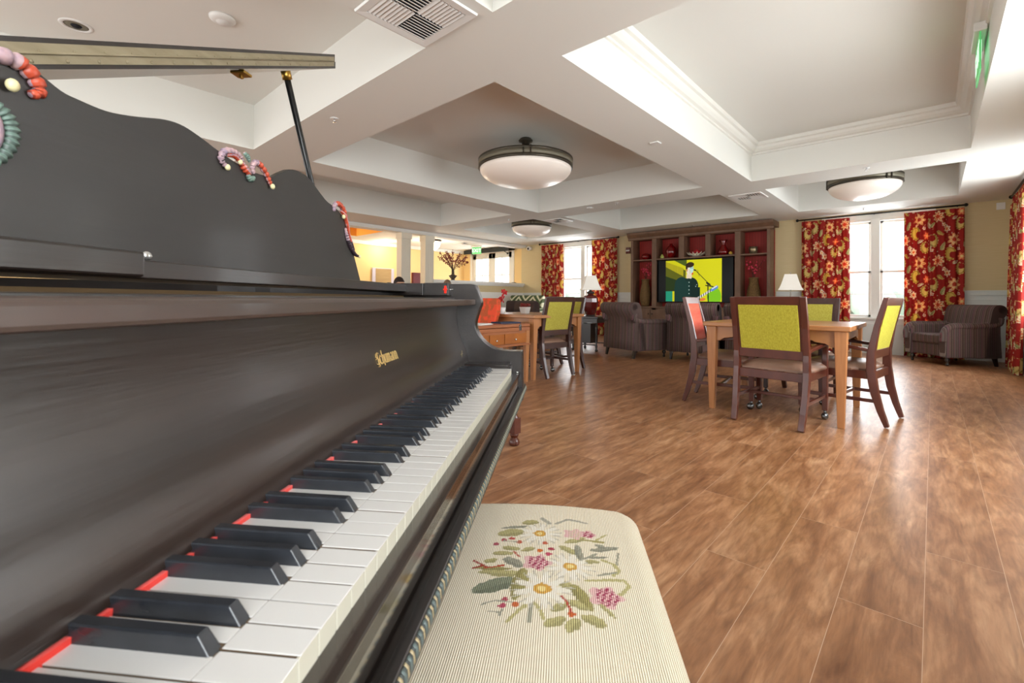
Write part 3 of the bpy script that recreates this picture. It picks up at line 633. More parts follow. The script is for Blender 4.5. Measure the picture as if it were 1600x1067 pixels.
M['carvcream'] = mat('painted_carving_cream', 'd9cfa0', .4)
M['carvdark'] = mat('painted_carving_dark', '3a2d33', .4)
def scroll(pts, rad, mi=0, depth=.010, n=8):
    p = smoothed([(MX + .004, u, v) for u, v in pts], n); k = len(p)
    mb_ = MB(); rr = [rad * (.45 + .55 * math.sin(PI * min(1, .12 + i / k))) for i in range(k)]
    mb_.tube(p, rr, 10, mi=mi); return mb_
def join(*ms):
    r = MB()
    for m_ in ms: r.add(m_.v, m_.f); r.m[-len(m_.f):] = m_.m; r.sm[-len(m_.f):] = m_.sm
    return r
def ribs(pts, r, mi, n):   # short lobes across a scroll
    p = smoothed([(MX + .008, u, v) for u, v in pts], 6); mb_ = MB()
    for i in range(n):
        q = p[int((i + .5) * (len(p) - 1) / n)]; mb_.ball((q.x + .002, q.y, q.z), (r * .8, r * .62, r), 8, 6, mi)
    return mb_
# centre crest carving: two opposed C-scrolls with leaves
mx = ['carvpink', 'carvred', 'carvgreen', 'carvcream', 'carvdark']
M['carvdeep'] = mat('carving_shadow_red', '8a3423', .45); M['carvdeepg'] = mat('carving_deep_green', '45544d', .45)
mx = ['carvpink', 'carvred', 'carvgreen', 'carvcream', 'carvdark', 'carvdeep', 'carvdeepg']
def acanthus(pts, rad, ma=0, mb_i=1, n=9, groove=4, split=.35, taper=.35):
    p = smoothed([(MX + .003, u, v) for u, v in pts], n); k = len(p) - 1; m_ = MB(); rr = []
    for i in range(k + 1):
        f = i / k; r = rad * (taper + (1 - taper) * math.sin(PI * min(1, f * .8 + .12))); rr.append(r * (.70 if i % groove == 0 else .92 if i % groove == 1 else 1.08))
    seg = 10; base = len(m_.v); m_.tube(p, rr, seg)
    for fi in range(k * seg):
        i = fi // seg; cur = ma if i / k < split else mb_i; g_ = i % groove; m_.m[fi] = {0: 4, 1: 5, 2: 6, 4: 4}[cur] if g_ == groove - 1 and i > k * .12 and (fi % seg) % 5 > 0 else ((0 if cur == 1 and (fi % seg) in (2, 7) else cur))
    m_.v = [(MX + (x - MX) * 1.0, y, z) for x, y, z in m_.v]; return m_
def bud(t, z, r): return MB().ball((MX + .006, t, z), (r * .9, r, r * 1.15), 12, 8, 3)
C0 = [(.759, 1.177), (.7465, 1.187), (.753, 1.202), (.772, 1.209), (.792, 1.207), (.801, 1.197)]
C0i = [(.760, 1.198), (.776, 1.203), (.790, 1.199), (.797, 1.190)]
C1 = [(.832, 1.184), (.829, 1.197), (.836, 1.207), (.850, 1.207), (.868, 1.196), (.880, 1.183), (.887, 1.175)]
ca = join(acanthus(C0, .0060, 0, 0, split=1), acanthus(C0i, .0048, 1, 1, groove=3), acanthus([(.797, 1.197), (.808, 1.187), (.822, 1.181)], .0065, 1, 1, groove=4), acanthus(C1, .0058, 0, 1, groove=5, split=.4),
          acanthus([(.805, 1.217), (.815, 1.212), (.820, 1.203)], .0045, 2, 2), acanthus([(.815, 1.178), (.824, 1.172), (.834, 1.178)], .006, 2, 2, groove=3), bud(.759, 1.176, .0050), bud(.887, 1.173, .0050), bud(.791, 1.195, .0045))
pb(ca, 'crest_carving', mx, md)
SH = [(1.150, 1.172), (1.150, 1.186), (1.162, 1.195), (1.180, 1.195), (1.203, 1.184), (1.215, 1.165), (1.224, 1.145)]
SI = [(1.185, 1.180), (1.207, 1.172), (1.224, 1.150), (1.236, 1.122)]
ST = [(1.213, 1.138), (1.223, 1.118), (1.236, 1.100), (1.255, 1.082), (1.278, 1.070), (1.300, 1.068)]
for flip in (0, 1):
    Q = (lambda L: [(1.64 - u, v) for u, v in L]) if flip else (lambda L: L)
    if not flip:
        pb(join(acanthus(Q(SH), .0068, 0, 1, groove=5, split=.25), acanthus(Q(SI), .0052, 1, 1, groove=30), acanthus(Q(ST), .0060, 0, 4, groove=3, split=.3), acanthus(Q([(1.236, 1.125), (1.25, 1.10), (1.268, 1.083)]), .0045, 1, 4, groove=20), bud(1.197, 1.166, .0055), bud(1.298, 1.067, .0045)), 'shoulder_carving', mx, md)
    else:
        LA = [(.395, 1.150), (.400, 1.180), (.420, 1.198), (.442, 1.202), (.458, 1.192), (.464, 1.178), (.455, 1.171)]
        LB = [(.410, 1.165), (.418, 1.183), (.436, 1.188), (.450, 1.180)]
        pb(join(acanthus(LA, .0085, 0, 1, groove=6, split=.5), acanthus([(.405, 1.150), (.414, 1.168), (.422, 1.172)], .005, 1, 1), bud(.436, 1.173, .0062)), 'shoulder_carving', mx, md)
        LL = [(.400, 1.150), (.420, 1.146), (.434, 1.134), (.437, 1.115), (.430, 1.095), (.415, 1.078)]
        pb(join(acanthus(LL, .0080, 2, 2, groove=3, taper=.5), acanthus([(u - .014, v - .002) for u, v in LL], .0065, 0, 0, groove=40)), 'leaf_carving', mx, md)
# legs and pedal lyre
for (x, y) in ((-.36, T1 - .06), (-.36, T0 + .06), (-1.55, .7)):
    pb(MB().lathe([(.02, .0), (.028, .015), (.028, .05), (.022, .07), (.04, .09), (.045, .12), (.03, .15), (.032, .2), (.062, .45), (.066, .52), (.045, .545), (.07, .565), (.07, .62)], (x, y, 0), 20).box((x - .07, y - .07, .55), (x + .07, y + .07, .62)), 'leg', 'piano')
ly = pb(MB().box((-.60, .72, .08), (-.52, .92, .13)).tube([(-.56, .76, .13), (-.56, .74, .35), (-.56, .79, .6)], .015, 8).tube([(-.56, .88, .13), (-.56, .90, .35), (-.56, .85, .6)], .015, 8).box((-.61, .74, .0), (-.51, .90, .01)), 'pedal_lyre', 'piano')
pb(MB().box((-.53, .775, .05), (-.40, .80, .06)).box((-.53, .845, .05), (-.40, .87, .06)), 'pedals', 'brassd', ly)

# ------------------------------------------------------------------ bench with needlepoint flowers
bench = thing('piano_bench', 'cream ribbed piano bench with an embroidered bouquet on its seat', 'bench')
bench.rotation_euler = (0, 0, PHI); BC = (-.035, .665); BZ = .5
bench.location = (BC[0] * math.cos(PHI) - BC[1] * math.sin(PHI), BC[0] * math.sin(PHI) + BC[1] * math.cos(PHI), 0)
HX, HY = .197, .38
nx, ny = 190, 400; vs = []; rr = .035
for j in range(ny + 1):
    for i in range(nx + 1):
        u = -1 + 2 * i / nx; v = -1 + 2 * j / ny
        # squircle-rounded corners
        x, y = u * HX, v * HY; cx_, cy_ = HX - .05, HY - .05
        if abs(x) > cx_ and abs(y) > cy_:
            dx, dy = abs(x) - cx_, abs(y) - cy_; m_ = max(dx, dy); l_ = math.hypot(dx, dy)
            f_ = m_ / l_ if l_ else 1; x = math.copysign(cx_ + dx * f_, x); y = math.copysign(cy_ + dy * f_, y)
        d = min((1 - abs(u)) * HX, (1 - abs(v)) * HY); e_ = max(0, 1 - d / rr)
        z = BZ - rr * .8 * (1 - math.sqrt(max(0, 1 - e_ * e_))) - .010 * (u * u + v * v * .7)
        vs.append((x, y, z))
fs = [(j * (nx + 1) + i, j * (nx + 1) + i + 1, (j + 1) * (nx + 1) + i + 1, (j + 1) * (nx + 1) + i) for j in range(ny) for i in range(nx)]
mb = MB().add(vs, fs, 0, True)
# skirt
ring = [j * (nx + 1) for j in range(ny + 1)] + [ny * (nx + 1) + i for i in range(1, nx + 1)] + [j * (nx + 1) + nx for j in range(ny - 1, -1, -1)] + [i for i in range(nx - 1, 0, -1)]
k0 = len(mb.v); mb.v += [(vs[i][0], vs[i][1], BZ - .085) for i in ring]; n = len(ring)
mb.f += [(ring[i], ring[(i + 1) % n], k0 + (i + 1) % n, k0 + i) for i in range(n)]; mb.m += [0] * n; mb.sm += [True] * n
seat = mb.build('cushion', 'needle', bench)
EMB = [('daisy', (-0.006, 0.221), 0.04, 0.012, 'd9a84a'), ('daisy', (0.05, 0.116), 0.038, 0.0115, 'd9a84a'), ('leaf', (-0.044, 0.261), (-0.01, 0.268), 0.012, 'bfb882'), ('leaf', (-0.087, 0.211), (-0.037, 0.226), 0.018, 'bfb882'), ('leaf', (-0.083, 0.236), (-0.031, 0.248), 0.007, 'a3a392'), ('leaf', (-0.086, 0.143), (-0.049, 0.145), 0.009, 'bfb882'), ('leaf', (-0.071, 0.165), (-0.038, 0.159), 0.009, 'bfb882'), ('leaf', (-0.036, 0.153), (-0.013, 0.167), 0.008, 'bfb882'), ('leaf', (-0.063, 0.129), (-0.028, 0.106), 0.013, 'a3a392'), ('leaf', (-0.1, 0.034), (-0.034, 0.07), 0.02, '88907a'), ('leaf', (-0.101, 0.086), (-0.024, 0.083), 0.011, 'bfb882'), ('leaf', (-0.108, 0.096), (-0.046, 0.098), 0.007, 'aaa268'), ('leaf', (-0.095, 0.116), (-0.073, 0.124), 0.008, 'bfb882'), ('leaf', (0.031, 0.181), (0.062, 0.157), 0.01, 'bfb882'), ('leaf', (0.062, 0.19), (0.069, 0.136), 0.009, 'a3a392'), ('leaf', (0.086, 0.173), (0.139, 0.196), 0.009, 'a3a392'), ('leaf', (0.095, 0.196), (0.116, 0.189), 0.008, 'a3a392'), ('leaf', (0.078, 0.149), (0.118, 0.159), 0.005, 'a3a392'), ('leaf', (0.076, 0.138), (0.101, 0.138), 0.008, 'bfb882'), ('leaf', (0.03, 0.077), (0.058, 0.049), 0.011, 'bfb882'), ('leaf', (0.053, 0.067), (0.081, 0.008), 0.013, 'aaa268'), ('leaf', (-0.026, 0.102), (-0.034, 0.018), 0.016, 'aaa268'), ('leaf', (0.087, 0.032), (0.113, -0.001), 0.005, 'bfb882'), ('leaf', (0.02, 0.0), (0.047, 0.023), 0.01, 'bfb882'), ('leaf', (0.045, 0.028), (0.075, 0.01), 0.01, 'bfb882'), ('leaf', (0.012, -0.032), (0.043, -0.01), 0.011, 'bfb882'), ('leaf', (0.062, -0.003), (0.098, -0.018), 0.012, 'bfb882'), ('leaf', (0.044, -0.039), (0.06, -0.011), 0.012, 'bfb882'), ('line', (-0.008, 0.014), (-0.008, 0.0), 0.0035, 'a3a392'), ('line', (-0.008, 0.0), (-0.009, -0.025), 0.0035, 'a3a392'), ('line', (-0.017, 0.007), (-0.028, -0.01), 0.003, 'bfb882'), ('line', (-0.028, -0.01), (-0.039, -0.028), 0.003, 'bfb882'), ('line', (-0.004, 0.015), (0.006, 0.001), 0.003, 'bfb882'), ('line', (0.006, 0.001), (0.012, -0.019), 0.003, 'bfb882'), ('line', (0.074, 0.08), (0.104, 0.088), 0.003, 'bfb882'), ('line', (0.104, 0.088), (0.135, 0.094), 0.003, 'bfb882'), ('line', (0.135, 0.094), (0.142, 0.08), 0.003, 'bfb882'), ('line', (0.142, 0.08), (0.125, 0.055), 0.003, 'bfb882'), ('line', (0.105, 0.146), (0.124, 0.138), 0.003, 'bfb882'), ('line', (0.124, 0.138), (0.13, 0.12), 0.003, 'bfb882'), ('line', (0.13, 0.12), (0.121, 0.104), 0.003, 'bfb882'), ('line', (0.024, 0.266), (0.049, 0.289), 0.0035, 'b4b2a4'), ('line', (0.049, 0.289), (0.085, 0.279), 0.0035, 'b4b2a4'), ('line', (-0.004, 0.284), (0.012, 0.265), 0.005, 'b4b2a4'), ('line', (0.135, 0.175), (0.128, 0.137), 0.002, 'a3a392'), ('line', (0.099, 0.213), (0.122, 0.24), 0.002, 'bfb882'), ('line', (0.046, 0.197), (0.077, 0.209), 0.004, 'aaa268'), ('line', (0.077, 0.209), (0.112, 0.208), 0.004, 'aaa268'), ('leaf', (0.04, 0.19), (0.081, 0.218), 0.009, 'bfb882'), ('line', (0.094, 0.099), (0.125, 0.113), 0.0025, 'a3a392'), ('line', (0.096, 0.164), (0.074, 0.143), 0.002, 'a3a392'), ('rose', (0.059, 0.229), 0.022, 0, 'd9c9b0'), ('rose', (0.084, 0.232), 0.017, 0, 'a63a5c'), ('rose', (-0.006, 0.121), 0.026, 0, 'a63a5c'), ('rose', (0.102, 0.045), 0.028, 0, 'a63a5c'), ('daisy', (0.006, 0.05), 0.046, 0.014, 'd9a84a'), ('dot', (-0.071, 0.191), 0.0055, 0, 'b8505a'), ('dot', (-0.057, 0.197), 0.0055, 0, 'c0504a'), ('dot', (-0.042, 0.185), 0.0055, 0, 'c8583a'), ('dot', (-0.084, 0.175), 0.0055, 0, 'b05060'), ('dot', (0.006, 0.186), 0.0055, 0, 'd0684a'), ('dot', (-0.003, 0.159), 0.0055, 0, 'd8702a'), ('dot', (0.017, 0.167), 0.0055, 0, 'b04050'), ('dot', (0.013, 0.15), 0.0055, 0, 'c8506a'), ('dot', (-0.049, 0.018), 0.0055, 0, 'b85060'), ('dot', (-0.05, 0.004), 0.0055, 0, 'b84860'), ('dot', (-0.031, 0.009), 0.0055, 0, 'cf6a3a'), ('dot', (0.051, -0.002), 0.0055, 0, 'c8602a'), ('line', (-0.113, 0.118), (-0.102, 0.11), 0.0022, 'a84030'), ('line', (-0.102, 0.11), (-0.086, 0.099), 0.0022, 'a84030'), ('line', (-0.111, 0.096), (-0.094, 0.105), 0.0022, 'a84030'), ('line', (-0.092, 0.097), (-0.06, 0.107), 0.002, 'b85030'), ('line', (0.037, 0.035), (0.044, 0.023), 0.002, 'b84a3a'), ('line', (0.044, 0.023), (0.051, 0.002), 0.002, 'b84a3a'), ('line', (-0.049, 0.151), (-0.036, 0.134), 0.002, 'c0604a'), ('line', (-0.082, 0.004), (-0.061, 0.015), 0.0015, 'a3a392'), ('line', (-0.061, 0.015), (-0.036, 0.013), 0.0015, 'a3a392'), ('line', (-0.067, -0.008), (-0.052, -0.01), 0.0015, 'a3a392'), ('line', (-0.071, 0.188), (-0.042, 0.185), 0.0015, 'a3a392'), ('line', (-0.052, -0.017), (-0.05, -0.005), 0.002, 'a3a392')]
def needle(co):
    x, y = co[:, 0], co[:, 1]; c = np.tile(LC('eee6d2'), (len(x), 1))
    # soft ribs running along the bench
    c *= 1.0
    q = .0022; xs = np.round(x / q) * q; ys = np.round(y / q) * q       # stitches
    for kind, a, b, w_, col in EMB:
        a = np.array(a); C = LC(col)
        if kind == 'leaf':
            b = np.array(b); d = b - a; L_ = np.hypot(*d) + 1e-9; d = d / L_
            s = (xs - a[0]) * d[0] + (ys - a[1]) * d[1]; t = -(xs - a[0]) * d[1] + (ys - a[1]) * d[0]
            w_ = w_ * .82; t = t + (((xs * 7919 + ys * 104729) / q * .37) % 1 - .5) * .0022; u = s / L_; m_ = (u > 0) & (u < 1) & (np.abs(t) < w_ * np.sqrt(np.clip(np.sin(PI * np.clip(u, 0, 1)), 0, 1)))
            c[m_] = C; m2 = m_ & (t < -w_ * .15); c[m2] = C * .72; m3 = m_ & (np.abs(((s + np.abs(t)) / .006) % 1 - .5) < .14); c[m3] = C * .8
        elif kind == 'line':
            b = np.array(b); d = b - a; L_ = np.hypot(*d) + 1e-9; s = np.clip(((xs - a[0]) * d[0] + (ys - a[1]) * d[1]) / L_ ** 2, 0, 1)
            m_ = np.hypot(xs - a[0] - s * d[0], ys - a[1] - s * d[1]) < w_; c[m_] = C
        elif kind == 'daisy':
            r = np.hypot(xs - a[0], ys - a[1]); th = np.arctan2(ys - a[1], xs - a[0]); m_ = r < b * (.72 + .28 * np.cos(th * 9))
            c[m_] = LC('f3efe4'); m2 = (r < b * 1.08) & (r > b * (.72 + .28 * np.cos(th * 9))) & (np.abs(np.cos(th * 9)) < .3); c[m2] = LC('c9c6ba')
            m3 = r < w_; c[m3] = C; m4 = (r < w_ * .5); c[m4] = LC('f3dc96')
        elif kind == 'rose':
            r = np.hypot(xs - a[0], ys - a[1]); th = np.arctan2(ys - a[1], xs - a[0]); m_ = r < b * (.85 + .15 * np.cos(th * 5)); c[m_] = LC('e8bfc0')
            m2 = m_ & ((((xs - a[0]) * 1.0 + (ys - a[1]) * .5 + .004 * np.sin((ys - a[1]) * 500)) / .0105) % 1 < .5) & (r < b * .78) & (xs - a[0] > -b * .45); c[m2] = C
        elif kind == 'dot':
            m_ = np.hypot(xs - a[0], ys - a[1]) < b; c[m_] = C
    return c
paint(seat, needle)
MB().box((-HX + .01, -HY + .01, .36), (HX - .01, HY - .01, BZ - .08)).build('bench_frame', 'mahogd', bench, bevel=.004)
for a_ in (-1, 1):
    for b_ in (-1, 1):
        x, y = a_ * (HX - .04), b_ * (HY - .04)
        MB().lathe([(.014, 0), (.02, .02), (.018, .06), (.028, .1), (.02, .13), (.03, .28), (.02, .32), (.03, .36)], (x, y, 0), 14).build('leg', 'mahogd', bench)
MB().tube([(-HX + .01, HY - .02, .40), (-HX + .01, HY + .03, .40)], .006, 8).lathe([(.0001, 0), (.016, .004), (.016, .02), (.0001, .024)], (-HX + .01, HY + .03, .388), 12).build('height_knob', 'black', bench)
# turned leg table standing behind the piano
acc = thing('occasional_table', 'small turned-leg wooden table mostly hidden behind the piano', 'table', (-2.278, 1.972, 0), -.05)
MB().box((-.3, -.3, .54), (.3, .3, .57)).build('tabletop', 'mahog', acc, bevel=.008)
for a_ in (-1, 1):
    for b_ in (-1, 1):
        x, y = a_ * .265, b_ * .265
        MB().lathe([(.02, 0), (.034, .008), (.036, .025), (.03, .04), (.02, .05), (.026, .062), (.03, .072), (.02, .085)], (x, y, 0), 16).box((x - .03, y - .03, .08), (x + .03, y + .03, .18)).lathe([(.03, .18), (.018, .2), (.022, .3), (.028, .42), (.03, .54)], (x, y, 0), 14).build('leg', 'mahog', acc, bevel=.002)

# ------------------------------------------------------------------ curtains and rods
CUR = None
def motif_colors(U, V):
    c = np.tile(LC('a8241e'), (len(U), 1)); W, H = .62, .74
    col = np.floor(U / W); u = U - col * W; v = (V + (col % 2) * H * .5) % H
    def stamp(m, h): c[m] = LC(h)
    rs = np.random.RandomState(5)
    def each(x, y):
        for dx in (-W, 0, W):
            for dy in (-H, 0, H): yield u - x - dx, v - y - dy
    def flower(x, y, R, n, rot, ca, cb, cc):
        for a, b in each(x, y):
            r = np.hypot(a, b); th = np.arctan2(b, a) + rot; e = R * (.8 + .2 * np.cos(n * th)) 
            stamp(r < e, ca); stamp((r < e * .72) & (np.cos(n * th * 1.0) > -.2), cb); stamp((r < e) & (np.abs(np.sin(n * th / 2)) < .09) & (r > R * .3), 'b23a20'); stamp(r < R * .3, cc)
    def leaf(x, y, L_, Wd, rot, ca, cb):
        for a, b in each(x, y):
            s = a * math.cos(rot) + b * math.sin(rot); t = -a * math.sin(rot) + b * math.cos(rot); m = (s / L_) ** 2 + (t / (Wd * (1 - .4 * s / L_))) ** 2 < 1
            stamp(m, ca); stamp(m & (t > 0) & (np.abs((s / .018) % 1 - .5) < .25), cb); stamp(m & (np.abs(t) < .003), cb)
    def moon(x, y, R, rot, ca, cb):
        for a, b in each(x, y):
            r = np.hypot(a, b * .8); th = np.arctan2(b, a); r2 = np.hypot(a - R * .55 * math.cos(rot), b - R * .55 * math.sin(rot)); m = (r < R * (.93 + .07 * np.cos(12 * th))) & (r2 > R * .55)
            stamp(m, ca); stamp(m & (np.abs(r - R * .78) < .006), cb)
    for k in range(46):
        x, y = rs.rand() * W, rs.rand() * H; leaf(x, y, .012 + rs.rand() * .016, .008, rs.rand() * 6, ('e2cba0', 'd8894a', '8d7a3a', 'efe0c0')[k % 4], 'b5542a')
    SC_ = 1
    flower(.14, .16, .105, 8, .2, 'f0d9a8', 'f0895a', 'd8482a'); flower(.42, .50, .11, 7, 1.0, 'f2b878', 'f6d7a0', 'c9402a')
    flower(.30, .69, .07, 6, .5, 'f3e4c8', 'efc080', 'd8602a'); flower(.55, .22, .075, 6, .1, 'ec6e3e', 'f5a878', 'f2d890')
    moon(.35, .27, .10, -.4, 'e0c060', 'b08a38'); moon(.06, .50, .095, 2.2, 'd9c27a', '9c8440'); moon(.52, .02, .085, 1.0, 'e5c878', 'b08a38')
    leaf(.22, .40, .075, .032, 1.2, 'cdbf86', '8a8a48'); leaf(.60, .40, .06, .026, 2.0, 'e8dab2', 'b08a50'); leaf(.44, .13, .055, .024, .4, 'f0e2c4', 'c98a50'); leaf(.18, .62, .06, .026, -.7, 'd8b25a', '8f7a38'); leaf(.04, .03, .055, .024, .9, 'cdbf86', '8a8a48')
    flower(.24, .02, .04, 5, 0, 'f5ead2', 'f0d9a8', 'e08a4a'); flower(.50, .35, .032, 5, .6, 'f5ead2', 'f0c9a0', 'd8602a'); flower(.02, .34, .034, 5, .9, 'f5ead2', 'f0c9a0', 'd8602a'); flower(.36, .40, .026, 5, .9, 'f5ead2', 'f0c9a0', 'd8602a')
    return c
def curtain(ax, c, a, b, z0, z1, label, folds, seed, flare=0):
    """hangs in the plane ax=c from a to b"""
    rnd = random.Random(seed); nx_ = max(40, int((b - a) / .007)); nz_ = 330; vs = []; uv = []; ph = rnd.random() * 6
    for j in range(nz_ + 1):
        z = z0 + (z1 - z0) * j / nz_; tp = (z - z0) / (z1 - z0)
        for i in range(nx_ + 1):
            s = i / nx_; amp = .036 * (1 - .35 * tp) ; p = 2 * PI * folds * s + ph + .5 * math.sin(2.3 * s * 6 + ph) + .25 * math.sin(tp * 3 + s * 5)
            d = amp * math.sin(p) + .012 * math.sin(2.1 * p + tp * 2)
            if tp > .955: d *= .45
            x = a + (b - a) * s + .006 * math.cos(p); x += flare * (1 - tp) ** 2 * (1 - 2 * s)
            vs.append((x, c + d - abs(flare) * .5 * (1 - tp), z) if ax == 'y' else (c + d - abs(flare) * (1 - tp), x, z)); uv.append((s * (b - a) * 1.45, z))
    fs = [(j * (nx_ + 1) + i, j * (nx_ + 1) + i + 1, (j + 1) * (nx_ + 1) + i + 1, (j + 1) * (nx_ + 1) + i) for j in range(nz_) for i in range(nx_)]
    o = MB().add(vs, fs, 0, True).build('curtain', 'curtain'); uv = np.array(uv)
    paint(o, lambda co: motif_colors(uv[:, 0] + seed * .37, uv[:, 1]))
    s_ = o.modifiers.new('thick', 'SOLIDIFY'); s_.thickness = .002
    tag(o, label, 'curtain', 'red floral curtain panels')
CY = 10.53
curtain('y', CY, -1.91, -1.14, .01, 2.50, 'red floral curtain panel left of the right-hand window, beside the white lamp', 6, 1)
curtain('y', CY, -.375, .375, .01, 2.49, 'red floral curtain panel right of the right-hand window, behind the striped corner armchair', 6, 2)
curtain('y', CY, -8.46, -7.67, .01, 2.51, 'red floral curtain panel on the left side of the small far window', 6, 3)
curtain('y', CY, -6.74, -5.98, .01, 2.53, 'red floral curtain panel between the small far window and the bookcase', 6, 4)
curtain('x', .88, 8.7, 10.03, .01, 2.49, 'red floral curtain panel on the right wall at the frame edge', 9, 5, .06)
def rod(ax, c, a, b, z, wallc, label):
    t = thing('curtain_rod', label, 'curtain rod', (0, 0, 0), 0, None)
    P = (lambda s, q, zz: (s, q, zz)) if ax == 'y' else (lambda s, q, zz: (q, s, zz))
    MB().tube([P(a, c, z), P(b, c, z)], .013, 10).build('rod', 'blackm', t)
    for e in (a, b):
        m_ = MB().ball(P(e, c, z), .028, 12, 8); m_.build('finial', 'blackm', t)
    for e in (a + .1, (a + b) / 2, b - .1): MB().tube([P(e, c, z), P(e, wallc, z)], .007, 8).build('bracket', 'blackm', t)
    return t
rod('y', CY, -1.98, .40, 2.535, YF, 'black curtain rod over the right-hand window')
rod('y', CY, -8.52, -5.94, 2.55, YF, 'black curtain rod over the small far window left of the bookcase')
rod('x', .87, 6.9, 10.15, 2.53, XR, 'black curtain rod on the right wall at the frame edge')

# ------------------------------------------------------------------ ceiling fixtures
def bowl_lamp(x, y, label, rad=.51, zb=2.665, lit=False, group=None):
    t = thing('pendant_lamp', label, 'ceiling lamp', (x, y, ZT), 0, group)
    z = zb - ZT
    MB().lathe([(.0001, -.085), (.05, -.08), (.055, -.06), (.09, -.045), (.095, -.03), (.07, 0), (.0001, 0)], seg=24).build('canopy', 'bronze', t)
    for dx in (-.035, .035): MB().tube([(dx, 0, -.07), (dx, 0, z + .09)], .009, 8).build('stem', 'bronze', t)
    MB().lathe([(rad - .03, z - .02), (rad, z - .03), (rad + .008, z - .022), (rad + .004, z), (rad + .004, z + .075), (rad + .008, z + .082), (rad + .008, z + .095), (rad - .02, z + .095), (rad - .02, z + .0)], seg=64).build('rim_band', 'bronze', t)
    MB().lathe([(rad + .0055, z + .008), (rad + .0065, z + .04), (rad + .0055, z + .07)], seg=64).build('mesh_band', 'bronzeL', t)
    for k in range(3):
        a = 2 * PI * k / 3 - PI / 2 + TH
        for da in (-.07, .07): MB().box((rad + .002, -.008, z - .03), (rad + .016, .008, z + .10)).rotz(a + da).build('clip', 'bronze', t)
    n = 14; dep = .215 if rad > .5 else .20
    MB().lathe([(.0001, z - .03 - dep)] + [((rad - .012) * math.sin(PI / 2 * i / n) ** .92, z - .03 - dep * math.cos(PI / 2 * i / n)) for i in range(1, n + 1)] + [(rad - .02, z - .02)], seg=64).build('glass_bowl', 'frostlit' if lit else 'frost', t)
    return t
bowl_lamp(-3.98, 4.61, 'large bronze-rimmed frosted bowl pendant in the middle ceiling tray, nearest of the lamps', .615, 2.685)
bowl_lamp(-.76, 8.63, 'bronze-rimmed frosted bowl pendant hanging in the tray before the right-hand window', .455, 2.70)
bowl_lamp(-7.05, 8.4, 'small distant bronze-rimmed bowl pendant before the small far window', .47)
t = thing('pendant_lamp', 'glowing half-bowl lamp under the ceiling beyond the white columns', 'ceiling lamp', (-10.35, 8.0, 2.58))
MB().lathe([(.0001, -.30), (.13, -.27), (.22, -.18), (.26, -.06), (.26, 0), (.0001, 0)], seg=32).build('glass_bowl', 'frostlit', t)
MB().lathe([(.265, -.05), (.27, -.03), (.265, 0)], seg=32).build('rim_band', 'bronze', t)
for (x, y, z, p) in ((-10.35, 8.0, 2.0, 30), (-11.2, 5.0, 2.3, 30), (-11.55, 7.3, 2.4, 12)):
    l = bpy.data.lights.new('warm_entry_lamp', 'POINT'); l.energy = p; l.color = (1, .86, .66); l.shadow_soft_size = .15
    o = bpy.data.objects.new('warm_entry_lamp', l); COL.objects.link(o); o.location = (x, y, z)

def vent(x0, x1, y0, y1, label, z=ZS, fine=True):
    t = thing('air_vent', label, 'vent', ((x0 + x1) / 2, (y0 + y1) / 2, z)); hx, hy = (x1 - x0) / 2, (y1 - y0) / 2
    fr = .05; m_ = MB()
    for sx_, sy_ in ((1, 0), (-1, 0), (0, 1), (0, -1)):
        pass
    o4 = [(-hx, -hy), (hx, -hy), (hx, hy), (-hx, hy)]; i4 = [(-hx + fr, -hy + fr), (hx - fr, -hy + fr), (hx - fr, hy - fr), (-hx + fr, hy - fr)]
    vs = [(a, b, -.002) for a, b in o4] + [(a, b, -.016) for a, b in [(q[0] * .985, q[1] * .985) for q in o4]] + [(a, b, -.012) for a, b in i4] + [(a, b, .0) for a, b in i4]
    fs = [(k + 4 * r, (k + 1) % 4 + 4 * r, (k + 1) % 4 + 4 * r + 4, k + 4 * r + 4) for r in range(3) for k in range(4)]
    m_.add(vs, fs).build('frame', 'white', t)
    MB().box((-hx + fr, -hy + fr, -.003), (hx - fr, hy - fr, -.0015)).build('backing', 'dark_hole', t)
    qx, qy = hx - fr, hy - fr; n = 8 if fine else 5
    for (a, b, d) in ((-1, -1, 0), (0, -1, 1), (-1, 0, 1), (0, 0, 0)):
        s_ = MB(); X_, Y_ = a * qx, b * qy
        for k in range(n):
            f = (k + .5) / n; wv = .62 / n
            if d == 0: yy = Y_ + f * qy; s_.hexa([(X_ + .004, yy - wv * qy * .9, -.006), (X_ + qx - .004, yy - wv * qy * .9, -.006), (X_ + qx - .004, yy - wv * qy * .9 + .002, -.0075), (X_ + .004, yy - wv * qy * .9 + .002, -.0075)], [(X_ + .004, yy + wv * qy * .4, -.016), (X_ + qx - .004, yy + wv * qy * .4, -.016), (X_ + qx - .004, yy + wv * qy * .4 + .002, -.0145), (X_ + .004, yy + wv * qy * .4 + .002, -.0145)])
            else: xx = X_ + f * qx; s_.hexa([(xx - wv * qx * .9, Y_ + .004, -.006), (xx - wv * qx * .9, Y_ + qy - .004, -.006), (xx - wv * qx * .9 + .002, Y_ + qy - .004, -.0075), (xx - wv * qx * .9 + .002, Y_ + .004, -.0075)], [(xx + wv * qx * .4, Y_ + .004, -.016), (xx + wv * qx * .4, Y_ + qy - .004, -.016), (xx + wv * qx * .4 + .002, Y_ + qy - .004, -.0145), (xx + wv * qx * .4 + .002, Y_ + .004, -.0145)])
        s_.build('louvre_panel', 'white', t)
    return t
vent(-2.42, -1.925, 1.31, 1.805, 'large white four-way louvred ceiling vent at the top edge above the piano')
vent(-2.36, -1.90, 7.56, 8.02, 'white louvred ceiling vent on the beam left of the right-hand pendant', fine=False)
vent(-5.95, -5.5, 7.45, 7.9, 'small far louvred ceiling vent beside the distant pendant', fine=False)
